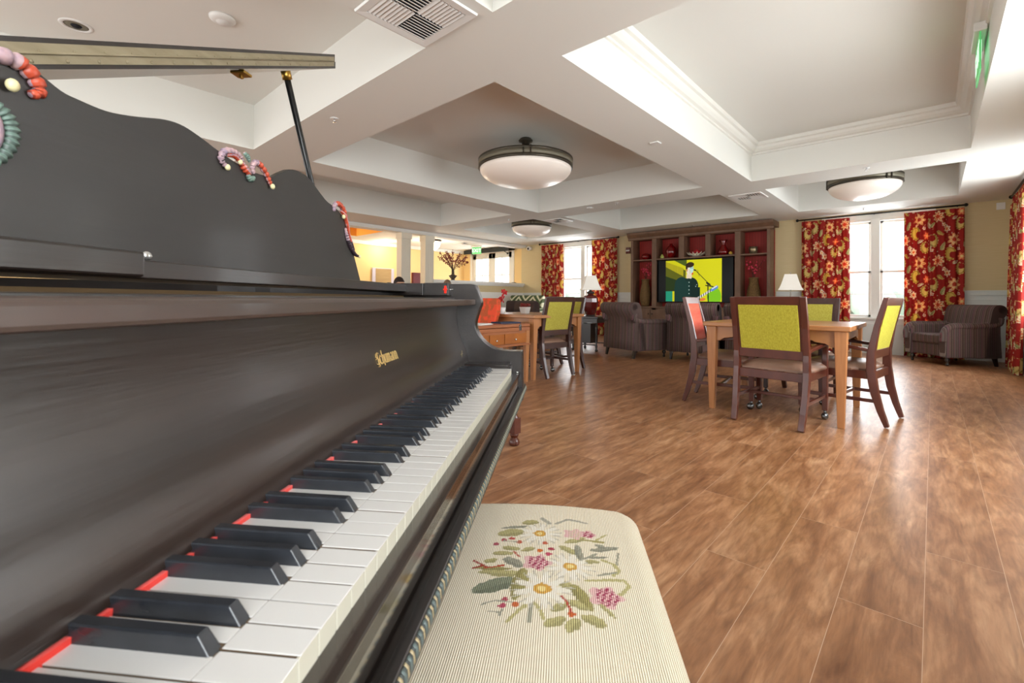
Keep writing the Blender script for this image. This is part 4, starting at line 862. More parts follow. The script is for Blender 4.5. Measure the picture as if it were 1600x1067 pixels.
vent(-10.4, -9.9, 8.8, 9.3, 'faint ceiling vent beyond the half wall, near the glowing lamp', fine=False)
t = thing('smoke_detector', 'round white smoke detector on the ceiling tray above the piano lid', 'smoke detector', (-4.0, 1.09, ZT))
MB().lathe([(.0001, -.045), (.035, -.043), (.045, -.03), (.052, -.028)], seg=32).build('sensor_head', 'white', t)
MB().lathe([(.052, -.032), (.07, -.026), (.088, -.012), (.09, 0), (.0001, 0)], seg=32).build('base', 'white', t)
t = thing('recessed_light', 'recessed ceiling downlight with dark throat at the upper left, above the lid', 'downlight', (-4.97, .35, ZT))
MB().lathe([(.075, -.001), (.078, -.008), (.10, -.006), (.105, 0)], seg=32).build('trim_ring', 'white', t)
MB().lathe([(.0001, -.004), (.06, -.003), (.075, -.002)], seg=24).build('throat', 'bronzeL', t)
MB().lathe([(.0001, -.02), (.025, -.015), (.035, -.004)], (.0, .0, 0), seg=16).build('bulb', 'dark_hole', t)
def sprinkler(x, y, z, label):
    t = thing('sprinkler_head', label, 'sprinkler', (x, y, z), 0, 'white ceiling sprinkler heads')
    MB().lathe([(.0001, -.004), (.03, -.004), (.038, 0), (.0001, 0)], seg=20).build('escutcheon', 'white', t)
    MB().lathe([(.006, -.03), (.008, -.004)], seg=10).lathe([(.0001, -.034), (.018, -.033), (.018, -.030), (.0001, -.030)], seg=12).build('deflector', 'chrome', t)
sprinkler(-4.03, 2.0, ZS, 'sprinkler head on the beam right of the lid prop')
sprinkler(-.60, 7.06, ZS, 'sprinkler head on the beam just above the right-hand pendant')
sprinkler(-.9, 10.1, ZS, 'sprinkler head between the right-hand pendant and the curtain rod')
sprinkler(-3.85, 10.0, ZS, 'sprinkler head above the bookcase')
sprinkler(-3.94, 6.92, ZS, 'sprinkler head beyond the middle pendant, right of a square sensor')
sprinkler(-6.4, 6.9, ZS, 'tiny sprinkler head near the small distant pendant')
o = MB().box((-.045, -.045, -.012), (.045, .045, 0)).build('ceiling_sensor', 'white', bevel=.004); o.location = (-2.13, 4.53, ZS); tag(o, 'small square white ceiling sensor on the beam between the two big trays', 'sensor')
o = MB().box((-.045, -.045, -.012), (.045, .045, 0)).build('ceiling_sensor', 'white', bevel=.004); o.location = (-4.49, 6.96, ZS); tag(o, 'small square white ceiling sensor beyond the middle pendant', 'sensor')
t = thing('security_camera', 'white ball security camera high on the yellow wall left of the small window', 'camera', (-8.98, YF, 2.47))
MB().ball((0, -.09, 0), .07, 16, 10).lathe([(.06, 0), (.06, .001)], (0, 0, 0), 8).build('housing', 'white', t)
MB().ball((.02, -.15, -.01), (.035, .02, .035), 14, 8).build('lens', 'black', t)
MB().box((-.04, -.05, -.04), (.04, 0, .04)).build('mount', 'white', t)
t = thing('fire_strobe', 'small red fire alarm strobe on the tan wall left of the bookcase', 'alarm', (-5.72, YF, 2.20))
MB().box((-.06, -.05, -.08), (.06, 0, .08)).build('housing', M['redglaze'], t, bevel=.008); MB().box((-.05, -.062, -.02), (.05, -.05, .015)).build('lens', 'white', t, bevel=.004)
o = MB().box((-.05, -.03, -.055), (.05, 0, .055)).build('wall_sensor', 'white', bevel=.006); o.location = (.80, YF, 2.48); tag(o, 'small white sensor box high on the tan wall in the right corner', 'sensor')
# exit signs
def exit_sign(loc, rz, label, zc=None):
    t = thing('exit_sign', label, 'exit sign', loc, rz)
    MB().box((-.16, -.03, -.05), (.16, .03, 0)).build('housing', 'white', t, bevel=.006)
    p = MB().box((-.15, -.004, -.26), (.15, .004, -.05)).build('panel', 'exitgreen', t, bevel=.002)
    M['exitw'] = mat('exit_letter', 'e8fff0', .4, emit='eafff0', es=.6)
    for s_, r_ in ((-1, 0), (1, PI)):
        l = lettering('EXIT', .15, 'sign_letters', 'exitw', p, (0, s_ * .0052, -.155), (PI / 2, 0, r_))
    return t
exit_sign((-10.35, 9.72, ZS - .0), 0.45, 'green exit sign hanging from the ceiling before the french doors')
t = exit_sign((.297 - .045, 4.9, 2.96), PI / 2, 'white and green exit sign mounted on the side of the big right tray'); t.scale = (1.35, 1.2, 1.3)

# ------------------------------------------------------------------ dining chairs
def dining_chair(label, loc, rz, panel='green', wood='mahog', group=None):
    t = thing('dining_chair', label, 'chair', (loc[0], loc[1], 0), rz, group)
    def back_y(z):  # rear post centre line
        P = [(0, -.345), (.12, -.305), (.25, -.272), (.42, -.248), (.55, -.25), (.75, -.285), (.985, -.345)]
        for (a, ya), (b, yb) in zip(P[:-1], P[1:]):
            if z <= b: return ya + (yb - ya) * (z - a) / (b - a)
        return P[-1][1]
    zs = [.006, .05, .12, .19, .25, .33, .42, .5, .55, .65, .75, .87, .975]
    for s_ in (-1, 1):
        MB().sweep([(s_ * (.245 if z > .3 else .245 - .012 * (.3 - z) / .3), back_y(z), z) for z in zs], .042, [.030, .036, .042, .048, .052, .056, .058, .056, .052, .044, .038, .034, .030], smooth=False).build('leg', wood, t, bevel=.004)
        MB().sweep([(s_ * .245, .225, z) for z in (.075, .25, .43, .60)], .038, [.034, .042, .046, .034]).build('leg', wood, t, bevel=.004)
        MB().lathe([(.012, .05), (.012, .078)], (s_ * .245, .225, 0), 12).build('caster_stem', 'steel', t)
        cs = MB().ball((s_ * .245, .215, .03), (.026, .030, .030), 14, 8).build('caster', 'steel', t)
        MB().sweep([(s_ * .245, back_y(.57) + .01, .572), (s_ * .252, -.12, .590), (s_ * .266, .05, .608), (s_ * .278, .17, .612), (s_ * .274, .262, .604)], [.034, .038, .046, .052, .05], .026, (1, 0, 0)).build('armrest', wood, t, bevel=.006)
        MB().sweep([(s_ * .245, back_y(.2) + .01, .19), (s_ * .245, .225, .19)], .018, .028).build('stretcher', wood, t, bevel=.003)
        MB().box((s_ * .245 - .014, back_y(.38), .352), (s_ * .245 + .014, .225, .415)).build('seat_rail', wood, t, bevel=.003)
    MB().box((-.24, -.03, .178), (.24, -.008, .202)).build('stretcher', wood, t, bevel=.003)
    MB().box((-.245, .208, .352), (.245, .236, .415)).build('seat_rail', wood, t, bevel=.003)
    MB().box((-.245, -.262, .345), (.245, -.236, .41)).build('seat_rail', wood, t, bevel=.003)
    # cushion: domed grid
    n_ = 14; v_ = []
    for j in range(n_ + 1):
        for i in range(n_ + 1):
            u, v = -1 + 2 * i / n_, -1 + 2 * j / n_; e_ = 1 - (max(abs(u), abs(v))) ** 8; v_.append((u * (.262 if v > -.7 else .215), .012 + v * .245, .425 + .05 * (1 - u ** 4 * .5) * (1 - v ** 4 * .4) * (e_ ** .5) + .0))
    c = MB().add(v_, [(j * (n_ + 1) + i, j * (n_ + 1) + i + 1, (j + 1) * (n_ + 1) + i + 1, (j + 1) * (n_ + 1) + i) for j in range(n_) for i in range(n_)], 0, True)
    k0 = len(c.v); rg = list(range(n_ + 1)) + [(j + 1) * (n_ + 1) + n_ for j in range(n_)] + [n_ * (n_ + 1) + i for i in range(n_ - 1, -1, -1)] + [j * (n_ + 1) for j in range(n_ - 1, 0, -1)]
    c.v += [(c.v[i][0], c.v[i][1], .412) for i in rg]; L_ = len(rg); c.f += [(rg[i], rg[(i + 1) % L_], k0 + (i + 1) % L_, k0 + i) for i in range(L_)]; c.m += [0] * L_; c.sm += [False] * L_
    c.build('seat', 'vinyl', t)
    # back frame rails and upholstered panel
    def rail(z0, z1, th=.028, bow=.0):
        m_ = MB(); m_.hexa([(-.228, back_y(z0) - th / 2, z0), (.228, back_y(z0) - th / 2, z0), (.228, back_y(z0) + th / 2, z0), (-.228, back_y(z0) + th / 2, z0)],
                           [(-.228, back_y(z1) - th / 2, z1), (.228, back_y(z1) - th / 2, z1), (.228, back_y(z1) + th / 2, z1), (-.228, back_y(z1) + th / 2, z1)]); return m_
    rail(.912, .978).build('top_rail', wood, t, bevel=.004); rail(.505, .575).build('lower_rail', wood, t, bevel=.003)
    for s_ in (-1, 1):
        MB().sweep([(s_ * .218, back_y(z), z) for z in (.56, .75, .93)], .022, .024).build('side_rail', wood, t, bevel=.002)
    bk = rail(.570, .916, .030); bk.v = [(x * .92, y, z) for x, y, z in bk.v]; bk.build('back_panel', panel, t, bevel=.006)
    return t
dining_chair('dark wood chair with lime back panel, its back to the camera at the right table', (-.90, 4.215), math.radians(-5.3), 'green', 'mahog')
dining_chair('lime-backed chair at the right side of the right-hand table, seen side-on', (-.56, 4.73), math.radians(82), 'green', 'mahog')
dining_chair('coral-striped chair at the left side of the right-hand table', (-1.42, 4.58), math.radians(-82), 'salmon', 'mahog')
dining_chair('lime-backed chair facing the camera at the far side of the right-hand table', (-.98, 5.36), math.radians(176), 'greend', 'mahogd')
dining_chair('dark-framed chair with pale lime back at the near side of the left table', (-3.68, 4.58), math.radians(85), 'greend', 'mahogd')
dining_chair('narrow edge-on lime-backed chair behind the left table leg', (-3.85, 5.08), math.radians(166), 'greend', 'mahogd')

def dining_table(label, x0, x1, y0, y1, group=None):
    t = thing('dining_table', label, 'table', ((x0 + x1) / 2, (y0 + y1) / 2, 0)); hx, hy = (x1 - x0) / 2, (y1 - y0) / 2
    MB().box((-hx, -hy, .722), (hx, hy, .76)).build('tabletop', 'oak', t, bevel=.007)
    for a in (-1, 1):
        for b in (-1, 1):
            x, y = a * (hx - .065), b * (hy - .065); w0, w1 = .022, .041
            MB().hexa([(x - w0, y - w0, 0), (x + w0, y - w0, 0), (x + w0, y + w0, 0), (x - w0, y + w0, 0)], [(x - w1, y - w1, .722), (x + w1, y - w1, .722), (x + w1, y + w1, .722), (x - w1, y + w1, .722)]).build('leg', 'oakleg', t, bevel=.004)
    for ax in (0, 1):
        for s_ in (-1, 1):
            h = (hx if ax == 0 else hy) - .1; d = s_ * ((hy if ax == 0 else hx) - .06)
            pr = [(-h, .722), (h, .722), (h, .595), (h - .03, .60), (h - .06, .622), (h - .13, .632), (h - .15, .645), (-h + .15, .645), (-h + .13, .632), (-h + .06, .622), (-h + .03, .60), (-h, .595)]
            MB().prism(pr, 1 if ax == 0 else 0, d - .011, d + .011).build('apron', 'oak', t, bevel=.002)
    return t
dining_table('square honey-oak dining table with tapered legs on the right', -1.50, -.44, 4.14, 5.21)
dining_table('honey-oak dining table on the left holding a small white flower pot', -4.46, -3.39, 4.10, 5.13)

# ------------------------------------------------------------------ desk with drawers beside the piano
t = thing('writing_desk', 'golden wood writing desk with burl drawers just beyond the piano', 'desk', (-3.61, 3.6, 0))
hx, hy = .19, .46
MB().box((-hx, -hy, .635), (hx, hy, .668)).build('desktop', 'oakdesk', t, bevel=.004)
MB().box((-hx, -hy, .59), (hx, hy, .630)).build('leaf', 'oakdesk', t, bevel=.004)
MB().box((-hx + .02, -hy + .02, .43), (hx - .012, hy - .02, .59)).build('carcass', 'oakdesk', t)
for a in (-1, 1):
    for b in (-1, 1):
        x, y = a * (hx - .03), b * (hy - .03)
        MB().hexa([(x - .018, y - .018, 0), (x + .018, y - .018, 0), (x + .018, y + .018, 0), (x - .018, y + .018, 0)], [(x - .03, y - .03, .59), (x + .03, y - .03, .59), (x + .03, y + .03, .59), (x - .03, y + .03, .59)]).build('leg', 'oakleg', t, bevel=.003)
for (y0, y1) in ((-hy + .06, -.20), (-.19, .03), (.04, hy - .06)):
    d = MB().box((hx - .012, y0, .455), (hx + .002, y1, .565)).build('drawer', 'drawer', t, bevel=.004)
    MB().ball((hx + .016, (y0 + y1) / 2 - .02, .50), .012, 10, 6).tube([(hx, (y0 + y1) / 2 - .02, .50), (hx + .012, (y0 + y1) / 2 - .02, .50)], .006, 8).build('knob', 'chrome', d)
MB().box((hx - .01, -hy, .425), (hx + .012, hy, .445)).build('front_rail', 'oakdesk', t, bevel=.003)
MB().tube([(hx + .001, .29, .61), (hx + .006, .29, .66), (hx + .001, .29, .665)], .008, 8).box((hx, .27, .595), (hx + .004, .31, .655)).build('hinge', 'steel', t, bevel=.001)
o = MB().box((-.11, -.14, 0), (.11, .14, .006)).box((-.10, -.15, .006), (.10, .12, .012)).build('papers', 'paper'); o.location = (-3.61, 3.42, .6685); o.rotation_euler = (0, 0, .3); tag(o, 'white sheets of paper lying on the writing desk', 'papers')
o = MB().box((-.10, -.14, 0), (.10, .14, .014)).build('magazine', 'navy'); o.location = (-3.63, 3.88, .6685); o.rotation_euler = (0, 0, -.2); tag(o, 'dark magazine lying at the far end of the writing desk', 'magazine')
# coral upholstered side chair behind the desk
t = thing('upholstered_chair', 'orange scroll-patterned upholstered chair tucked behind the writing desk', 'chair', (-4.13, 3.73, 0), math.radians(180))
ob = [(.17, .50), (.19, .60), (.235, .68), (.262, .78), (.262, .86), (.245, .935), (.20, .955)]; ob = [(u, z) for u, z in ob] + [(-u, z) for u, z in reversed(ob)]
bk_ = MB().prism(ob, 1, -.035, .035); bk_.v = [(x, y - .24 - (z - .5) * .14, z) for x, y, z in bk_.v]; bk_.build('backrest', 'orange', t, bevel=.018, seg=3)
MB().hexa([(-.215, -.24, .46), (.215, -.24, .46), (.215, -.17, .46), (-.215, -.17, .46)], [(-.20, -.27, .62), (.20, -.27, .62), (.20, -.20, .62), (-.20, -.20, .62)]).build('back_lower', 'orange', t, bevel=.01)
MB().box((-.24, -.22, .40), (.24, .24, .49)).build('seat', 'orange', t, bevel=.03, seg=3)
for a, b in ((-1, -1), (1, -1), (-1, 1), (1, 1)): MB().sweep([(a * .21, b * .21, 0), (a * .21, b * .21, .40)], [.028, .042], [.028, .042]).build('leg', 'mahogd', t)
o = thing('side_chair', 'dark brown chair top showing just above the orange chair', 'chair', (-5.36, 4.46, 0), math.radians(-130)); 
MB().box((-.2, -.03, .98), (.2, .03, 1.07)).build('top_rail', 'mahogd', o, bevel=.01)
for s_ in (-1, 1): MB().box((s_ * .19 - .02, -.025, 0), (s_ * .19 + .02, .025, 1.0)).box((s_ * .19 - .02, .35, 0), (s_ * .19 + .02, .39, .44)).build('leg', 'mahogd', o)
MB().box((-.21, -.02, .42), (.21, .4, .48)).build('seat', 'vinyl', o, bevel=.02)

# ------------------------------------------------------------------ club armchairs
def armchair(label, loc, rz, group='striped club armchairs', sc=1):
    t = thing('club_armchair', label, 'armchair', (loc[0], loc[1], 0), rz, group)
    W, D_ = .40, .38
    # back: outer face nearly vertical, rolled top going backwards
    pr = [(-D_ + .0, .13), (-D_ + .02, .60), (-D_ - .02, .70), (-D_ - .06, .76), (-D_ - .075, .82), (-D_ - .055, .875), (-D_ - .0, .905), (-D_ + .07, .90), (-D_ + .12, .84), (-D_ + .15, .70), (-D_ + .20, .42), (-D_ + .22, .13)]
    pr = [(v.x, v.y) for v in smoothed([(p[0], p[1], 0) for p in pr], 3)]
    MB().prism(pr, 0, -W, W, smooth=True).build('backrest', 'stripe', t)
    MB().tube([(-W + .0, -D_ - .005, .835), (W, -D_ - .005, .835)], .065, 20).build('back_roll', 'stripe', t, bevel=.01)
    MB().box((-W + .03, -D_ + .03, .13), (W - .03, .35, .31)).build('seat_base', 'stripe', t, bevel=.02)
    MB().box((-W + .13, -D_ + .2, .31), (W - .13, .37, .46)).build('seat_cushion', 'stripe', t, bevel=.035, seg=4)
    for s_ in (-1, 1):
        a = [(D_ - .0, .12), (D_ + .01, .40), (D_ - .02, .52), (D_ - .09, .585), (D_ - .20, .60), (-.05, .60), (-D_ + .05, .64), (-D_ + .03, .12)]
        a = [(u, v) for u, v in [(q.x, q.y) for q in smoothed([(p[0], p[1], 0) for p in a[:7]], 4)]] + [a[7]]
        MB().prism(a, 0, s_ * W - (.0 if s_ > 0 else .0), s_ * (W - .13)).build('arm', 'stripeY', t, bevel=.02, seg=3)
        r_ = smoothed([(s_ * (W - .05), D_ - .01, .36), (s_ * (W - .045), D_ - .01, .48), (s_ * (W - .04), D_ - .06, .56), (s_ * (W - .04), D_ - .16, .585), (s_ * (W - .04), -.05, .585), (s_ * (W - .04), -D_ + .04, .62), (s_ * (W - .03), -D_ - .0, .72)], 5)
        MB().tube(r_, .052, 14).build('arm_roll', 'stripeY', t)
    for (a, b, h) in ((-1, -1, 0), (1, -1, 0)):
        MB().sweep([(a * (W - .06), -D_ + .02, 0), (a * (W - .06), -D_ + .05, .13)], [.03, .045], [.03, .045]).build('leg', 'darkwood', t)
    for a in (-1, 1):
        MB().lathe([(.014, 0), (.02, .01), (.02, .035), (.012, .045), (.03, .07), (.034, .09), (.022, .105), (.03, .13)], (a * (W - .07), D_ - .07, 0), 14).build('leg', 'darkwood', t)
    return t
armchair('brown striped club armchair seen from behind, nearest the red urn lamp', (-3.74, 7.25), math.radians(-21))
armchair('brown striped club armchair seen from behind, directly before the television', (-2.77, 7.56), math.radians(0))
armchair('brown striped club armchair seen from behind, mostly hidden by the lime-backed chair', (-1.89, 7.60), math.radians(0))
armchair('dark striped club armchair standing in the right corner beside the curtains', (.20, 9.88), math.radians(180 - 52))

# ------------------------------------------------------------------ side tables and lamps
def shade_lamp(label, loc, rz, base, s=1.0, hb=.5):
    t = thing('table_lamp', label, 'lamp', loc, rz)
    if base == 'urn':
        MB().lathe([(.09, 0), (.10, .01), (.09, .02), (.055, .022)], seg=8).build('foot', 'darkwood', t)
        MB().lathe([(.085, .02), (.10, .05), (.135, .16), (.15, .26), (.145, .33), (.11, .38), (.06, .40), (.055, .42)], seg=8, smooth=False).build('urn', 'redglaze', t, bevel=.006)
        MB().lathe([(.055, .415), (.075, .43), (.07, .45), (.03, .47), (.015, .50)], seg=16).build('cap', 'darkwood', t); z = .49
    else:
        MB().lathe([(.09, 0), (.09, .02), (.03, .035), (.02, .10), (.035, .16), (.02, .22), (.012, .30), (.012, hb)], seg=20).build('stem', 'chrome', t); z = hb - .02
    a, b, h = .185 * s, .088 * s, .27 * s
    n = 8; vs = []
    for k in range(n + 1):
        f = k / n; w_ = a + (b - a) * (f ** .72)
        vs += [(-w_, -w_, z + h * f), (w_, -w_, z + h * f), (w_, w_, z + h * f), (-w_, w_, z + h * f)]
    sh = MB().add(vs, [(4 * k + j, 4 * k + (j + 1) % 4, 4 * k + 4 + (j + 1) % 4, 4 * k + 4 + j) for k in range(n) for j in range(4)]).build('lamp_shade', 'shade', t)
    s_ = sh.modifiers.new('t', 'SOLIDIFY'); s_.thickness = .003
    MB().lathe([(.004, z - .02), (.004, z + h + .02)], seg=8).ball((0, 0, z + h + .03), .012, 10, 6).build('finial', 'chrome', t)
    return t
st = thing('side_table', 'dark turned-leg side table under the red urn lamp', 'side table', (-4.78, 7.45, 0), .1)
MB().box((-.30, -.30, .60), (.30, .30, .64)).build('tabletop', 'darkwood', st, bevel=.008)
MB().box((-.26, -.26, .52), (.26, .26, .60)).build('apron', 'darkwood', st)
for a in (-1, 1):
    for b in (-1, 1):
        MB().lathe([(.02, 0), (.03, .02), (.016, .05), (.024, .1), (.014, .13), (.02, .3), (.028, .42), (.02, .52)], (a * .24, b * .24, 0), 12).build('leg', 'darkwood', st)
    MB().box((-.24, a * .24 - .012, .11), (.24, a * .24 + .012, .13)).build('stretcher', 'darkwood', st)
MB().box((-.2, -.2, .14), (.1, .1, .5)).build('shelf_box', 'darkwood', st)
shade_lamp('table lamp with red faceted urn base and cream square shade', (-4.80, 7.47, .64), TH, 'urn')
st2 = thing('side_table', 'dark side table hidden behind the armchairs under the white lamp', 'side table', (-1.97, 9.9, 0), 0)
MB().box((-.25, -.25, .60), (.25, .25, .64)).build('tabletop', 'darkwood', st2, bevel=.008)
for a in (-1, 1):
    for b in (-1, 1): MB().sweep([(a * .2, b * .2, 0), (a * .2, b * .2, .6)], .035, .035).build('leg', 'darkwood', st2)
shade_lamp('slim silver table lamp with white flared shade right of the bookcase', (-1.97, 9.9, .64), .2, 'slim', 1.1, .53)

# ------------------------------------------------------------------ built-in bookcase
BX0, BX1, BY = -5.45, -2.40, 10.27
bc = thing('bookcase', 'large brown wooden bookcase wall unit with red beadboard back', 'bookcase', ((BX0 + BX1) / 2, 10.46, 0))
BO = ((BX0 + BX1) / 2, 10.46, 0)
def bb(mb, name, m, par=None, **k): return mb.build(name, m, par or bc, off=BO, **k)
bb(MB().box((BX0, YF - .03, .1), (BX1, YF - .015, 2.45)), 'back_panel', 'redbead')
st_ = [BX0 + .03, -4.85, -4.20, -3.615, -3.01, BX1 - .03]
ww = [.06, .11, .12, .11, .11, .06]
for i, (x, w_) in enumerate(zip(st_, ww)):
    z0 = 0 if i in (0, 1, 4, 5) else 1.92
    bb(MB().box((x - w_ / 2, BY, z0), (x + w_ / 2, BY + .022, 2.42)).box((x - w_ / 2 + .012, BY + .022, z0), (x + w_ / 2 - .012, YF - .03, 2.42)), 'upright', 'knotty', bevel=.003)
bb(MB().box((BX0, BY, 2.40), (BX1, YF - .03, 2.45)), 'top_board', 'knotty', bevel=.003)
pr = [(BY + .01, 2.38), (BY - .012, 2.40), (BY - .015, 2.44), (BY - .04, 2.465), (BY - .075, 2.51), (BY - .085, 2.54), (BY - .085, 2.565), (YF, 2.565), (YF, 2.45), (BY + .01, 2.45)]
bb(MB().prism(pr, 0, BX0 - .07, BX1 + .07), 'cornice', 'knotty', bevel=.004)
bb(MB().box((st_[1], BY + .005, 1.885), (st_[4], YF - .03, 1.92)), 'shelf', 'knotty', bevel=.003)
for a, b in ((0, 1), (4, 5)): bb(MB().box((st_[a] + .03, BY + .01, 1.885), (st_[b] - .03, YF - .03, 1.915)), 'shelf', 'knotty', bevel=.003)
bb(MB().box((BX0 - .02, BY - .03, .76), (BX1 + .02, YF - .03, .80)), 'counter', 'knotty', bevel=.006)
bb(MB().box((BX0, BY - .0, 0), (BX1, YF - .03, .76)), 'base_cabinet', 'knotty')
for i in range(6):
    a = BX0 + .04 + i * (BX1 - BX0 - .06) / 6; b = a + (BX1 - BX0 - .06) / 6 - .03
    d = bb(MB().box((a, BY - .02, .10), (b, BY, .72)).box((a + .06, BY - .024, .16), (b - .06, BY - .019, .66)), 'cabinet_door', 'knotty', bevel=.004)
    o = MB().ball(((b - .03 if i % 2 == 0 else a + .03) - BO[0], BY - .035 - BO[1], .62), .014, 8, 6).build('knob', 'blackm', d)
# television
tvt = thing('television', 'large flat television showing a singer at a microphone on yellow', 'television', (-3.985, 10.36, .90))
MB().box((-.87, -.02, 0), (.87, .04, .975)).build('casing', 'screen_off', tvt, bevel=.006)
nx_, nz_ = 300, 215; X0_, X1_, Z0_, Z1_ = -.605, .640, .02, .955
scr = MB().add([(X0_ + (X1_ - X0_) * i / nx_, -.0215, Z0_ + (Z1_ - Z0_) * j / nz_) for j in range(nz_ + 1) for i in range(nx_ + 1)], [(j * (nx_ + 1) + i, j * (nx_ + 1) + i + 1, (j + 1) * (nx_ + 1) + i + 1, (j + 1) * (nx_ + 1) + i) for j in range(nz_) for i in range(nx_)]).build('screen', 'tv', tvt)
def tvpic(co):
    # u: 0..1.25 left to right, v: 0..1 bottom to top
    u = (co[:, 0] - X0_) / (Z1_ - Z0_); v = (co[:, 2] - Z0_) / (Z1_ - Z0_); c = np.tile(LC('d9d414'), (len(u), 1)); 
    def put(m, h): c[m] = LC(h)
    def ell(x, y, a, b, rot=0):
        p, q = u - x, v - y; s = p * math.cos(rot) + q * math.sin(rot); t = -p * math.sin(rot) + q * math.cos(rot); return (s / a) ** 2 + (t / b) ** 2 < 1
    def seg(x0, y0, x1, y1, w_):
        L2 = (x1 - x0) ** 2 + (y1 - y0) ** 2; s = np.clip(((u - x0) * (x1 - x0) + (v - y0) * (y1 - y0)) / L2, 0, 1); return np.hypot(u - x0 - s * (x1 - x0), v - y0 - s * (y1 - y0)) < w_
    c *= (.92 + .12 * np.clip((u - .5), -.3, .6))[:, None]
    put((u < .52) & (v > .70) & (v > 1.12 - .55 * u), '4a5a18'); put((u < .50) & (v < .96 - .42 * u) & (v > .40), '5c5f10')
    put((u < .44) & (v < .98 - .40 * u) & (v > .82 - .55 * u + .03) , 'b8ad18'); m = (u < .44) & (v < .98 - .40 * u) & (v > .82 - .55 * u + .03) & (np.abs((u / .035) % 1 - .5) < .12); put(m, '8a8214')
    put((u < .17) & (v < .27), '1f8f6e'); put((u < .45) & (v < .62 - .35 * u) & (v > .25), '223410')
    put(ell(1.16, .12, .16, .22), '7fc41c')
    # singer: dark jacket
    body = ell(.52, .12, .30, .44) | ell(.40, .40, .17, .19) | ell(.62, .38, .18, .20) | ((u > .22) & (u < .84) & (v < .34)); put(body, '12352f')
    put(body & (u > .60) & (v < .55), '0c2620'); put(ell(.58, .60, .065, .09), 'e6d2b4'); put(ell(.57, .52, .09, .035), '0d2b25')
    put(ell(.60, .76, .085, .125, -.15), 'e8dcc8'); put(ell(.635, .77, .05, .09, -.15), 'b8e0d8'); put(ell(.60, .88, .10, .065, .15), '33220f'); put(ell(.522, .82, .025, .07), '2d1d0e'); put(ell(.528, .75, .018, .03), 'c98a5a'); put(ell(.66, .665, .020, .028), 'd8501e'); put(ell(.625, .80, .02, .006), '3a2a18'); put(ell(.67, .80, .014, .006), '3a2a18'); put(ell(.60, .71, .015, .06), 'd8c8a8')
    for k in range(4): put(ell(.58, .46 - .09 * k, .010, .011), 'cfe6dc')
    put(ell(.74, .36, .01, .01), 'cfe6dc'); put(ell(.76, .40, .008, .008), 'cfe6dc')
    # microphone, boom stand, guitar neck
    put(seg(.70, .755, .735, .745, .016), '0c0c0c'); put(seg(.73, .745, 1.10, .36, .008), '101410'); put(seg(1.02, .44, 1.03, 0, .012), '101410'); put(seg(.97, .38, 1.14, .35, .012), '101410'); put(seg(1.0, .44, 1.06, .40, .022), '101410')
    put(seg(.78, .75, .82, .60, .004), '2a2a16')
    neck = seg(.66, .0, 1.12, .28, .026); put(neck, 'e8e4dc'); put(neck & (np.abs((u / .05) % 1 - .5) < .2), '27302c'); put(seg(1.12, .28, 1.22, .34, .035), '5a8ad0'); put(seg(1.12, .30, 1.22, .36, .012), 'e8e8e8'); put(ell(.90, .05, .07, .035, .2), 'e07a3a'); put(ell(.78, .02, .05, .03), 'd86a30')
    return c
paint(scr, tvpic)
# things on the shelves
SZ = 1.915
o = MB().lathe([(.06, 0), (.09, .02), (.115, .06), (.115, .09), (.09, .13), (.05, .15), (.035, .152), (.03, .14)], seg=28).build('round_vase', 'redglass'); o.location = (-5.12, 10.42, SZ); tag(o, 'low round dark red glass vase on the far left top shelf', 'vase')
o = MB().lathe([(.06, 0), (.085, .03), (.12, .12), (.12, .19), (.09, .26), (.045, .30), (.03, .325), (.035, .34)], seg=28).build('egg_vase', 'redglass'); o.location = (-4.50, 10.42, SZ + .005); tag(o, 'egg-shaped deep red glass vase on the second top shelf bay', 'vase')
o = MB().lathe([(.07, 0), (.11, .03), (.12, .08), (.08, .16), (.045, .22), (.045, .26), (.085, .33), (.08, .335), (.04, .27)], seg=28).build('tall_vase', 'redglass'); o.location = (-3.34, 10.42, SZ + .005); tag(o, 'waisted deep red glass vase with flared neck on the fourth bay', 'vase')
M['pear'] = mat('yellow_green_glaze', 'b9c060', .3)
o = MB().lathe([(.0001, 0), (.04, .01), (.045, .04), (.03, .075), (.012, .10), (.0001, .105)], seg=18).build('ceramic_pear', 'pear'); o.location = (-4.70, 10.38, SZ + .005); tag(o, 'little yellow-green ceramic pear beside the egg-shaped vase', 'ornament')
M['amber'] = mat('amber_glaze', 'c9a040', .3)
o = MB().lathe([(.0001, 0), (.035, .01), (.04, .035), (.025, .065), (.0001, .075)], seg=18).build('ceramic_pear', 'amber'); o.location = (-3.17, 10.36, SZ + .005); tag(o, 'little amber ceramic ornament beside the waisted red vase', 'ornament')
t = thing('coral_centrepiece', 'pale spiky bowl with red and orange fruit in the middle bay', 'ornament', (-3.91, 10.42, SZ + .005))
m_ = MB().lathe([(.06, 0), (.12, .03), (.16, .07), (.15, .07), (.05, .02)], seg=24, sy=.6)
for k in range(14):
    a = 2 * PI * k / 14; m_.tube([(.13 * math.cos(a), .07 * math.sin(a), .05), (.19 * math.cos(a), .10 * math.sin(a), .075), (.225 * math.cos(a), .11 * math.sin(a), .11)], [.022, .016, .005], 6)
m_.build('bowl', mat('pearl_white_glaze', 'd8cdb8', .3), t)
MB().ball((-.05, 0, .10), .04).ball((.04, .01, .105), .042).ball((0, -.02, .13), .035).ball((.09, 0, .085), .03).ball((-.1, 0, .085), .03).build('fruit', M['redflower'], t)
o = MB().lathe([(.05, 0), (.075, .03), (.085, .10), (.08, .15), (.075, .15), (.07, .05), (.0001, .04)], seg=20).build('mercury_cup', mat('mercury_glass', 'a89878', .3, metal=.7, noise=((40, 40, 40), .4, '5c4c38'))); o.location = (-2.75, 10.42, SZ); tag(o, 'small mottled silver-gold cup on the far right top shelf', 'cup')
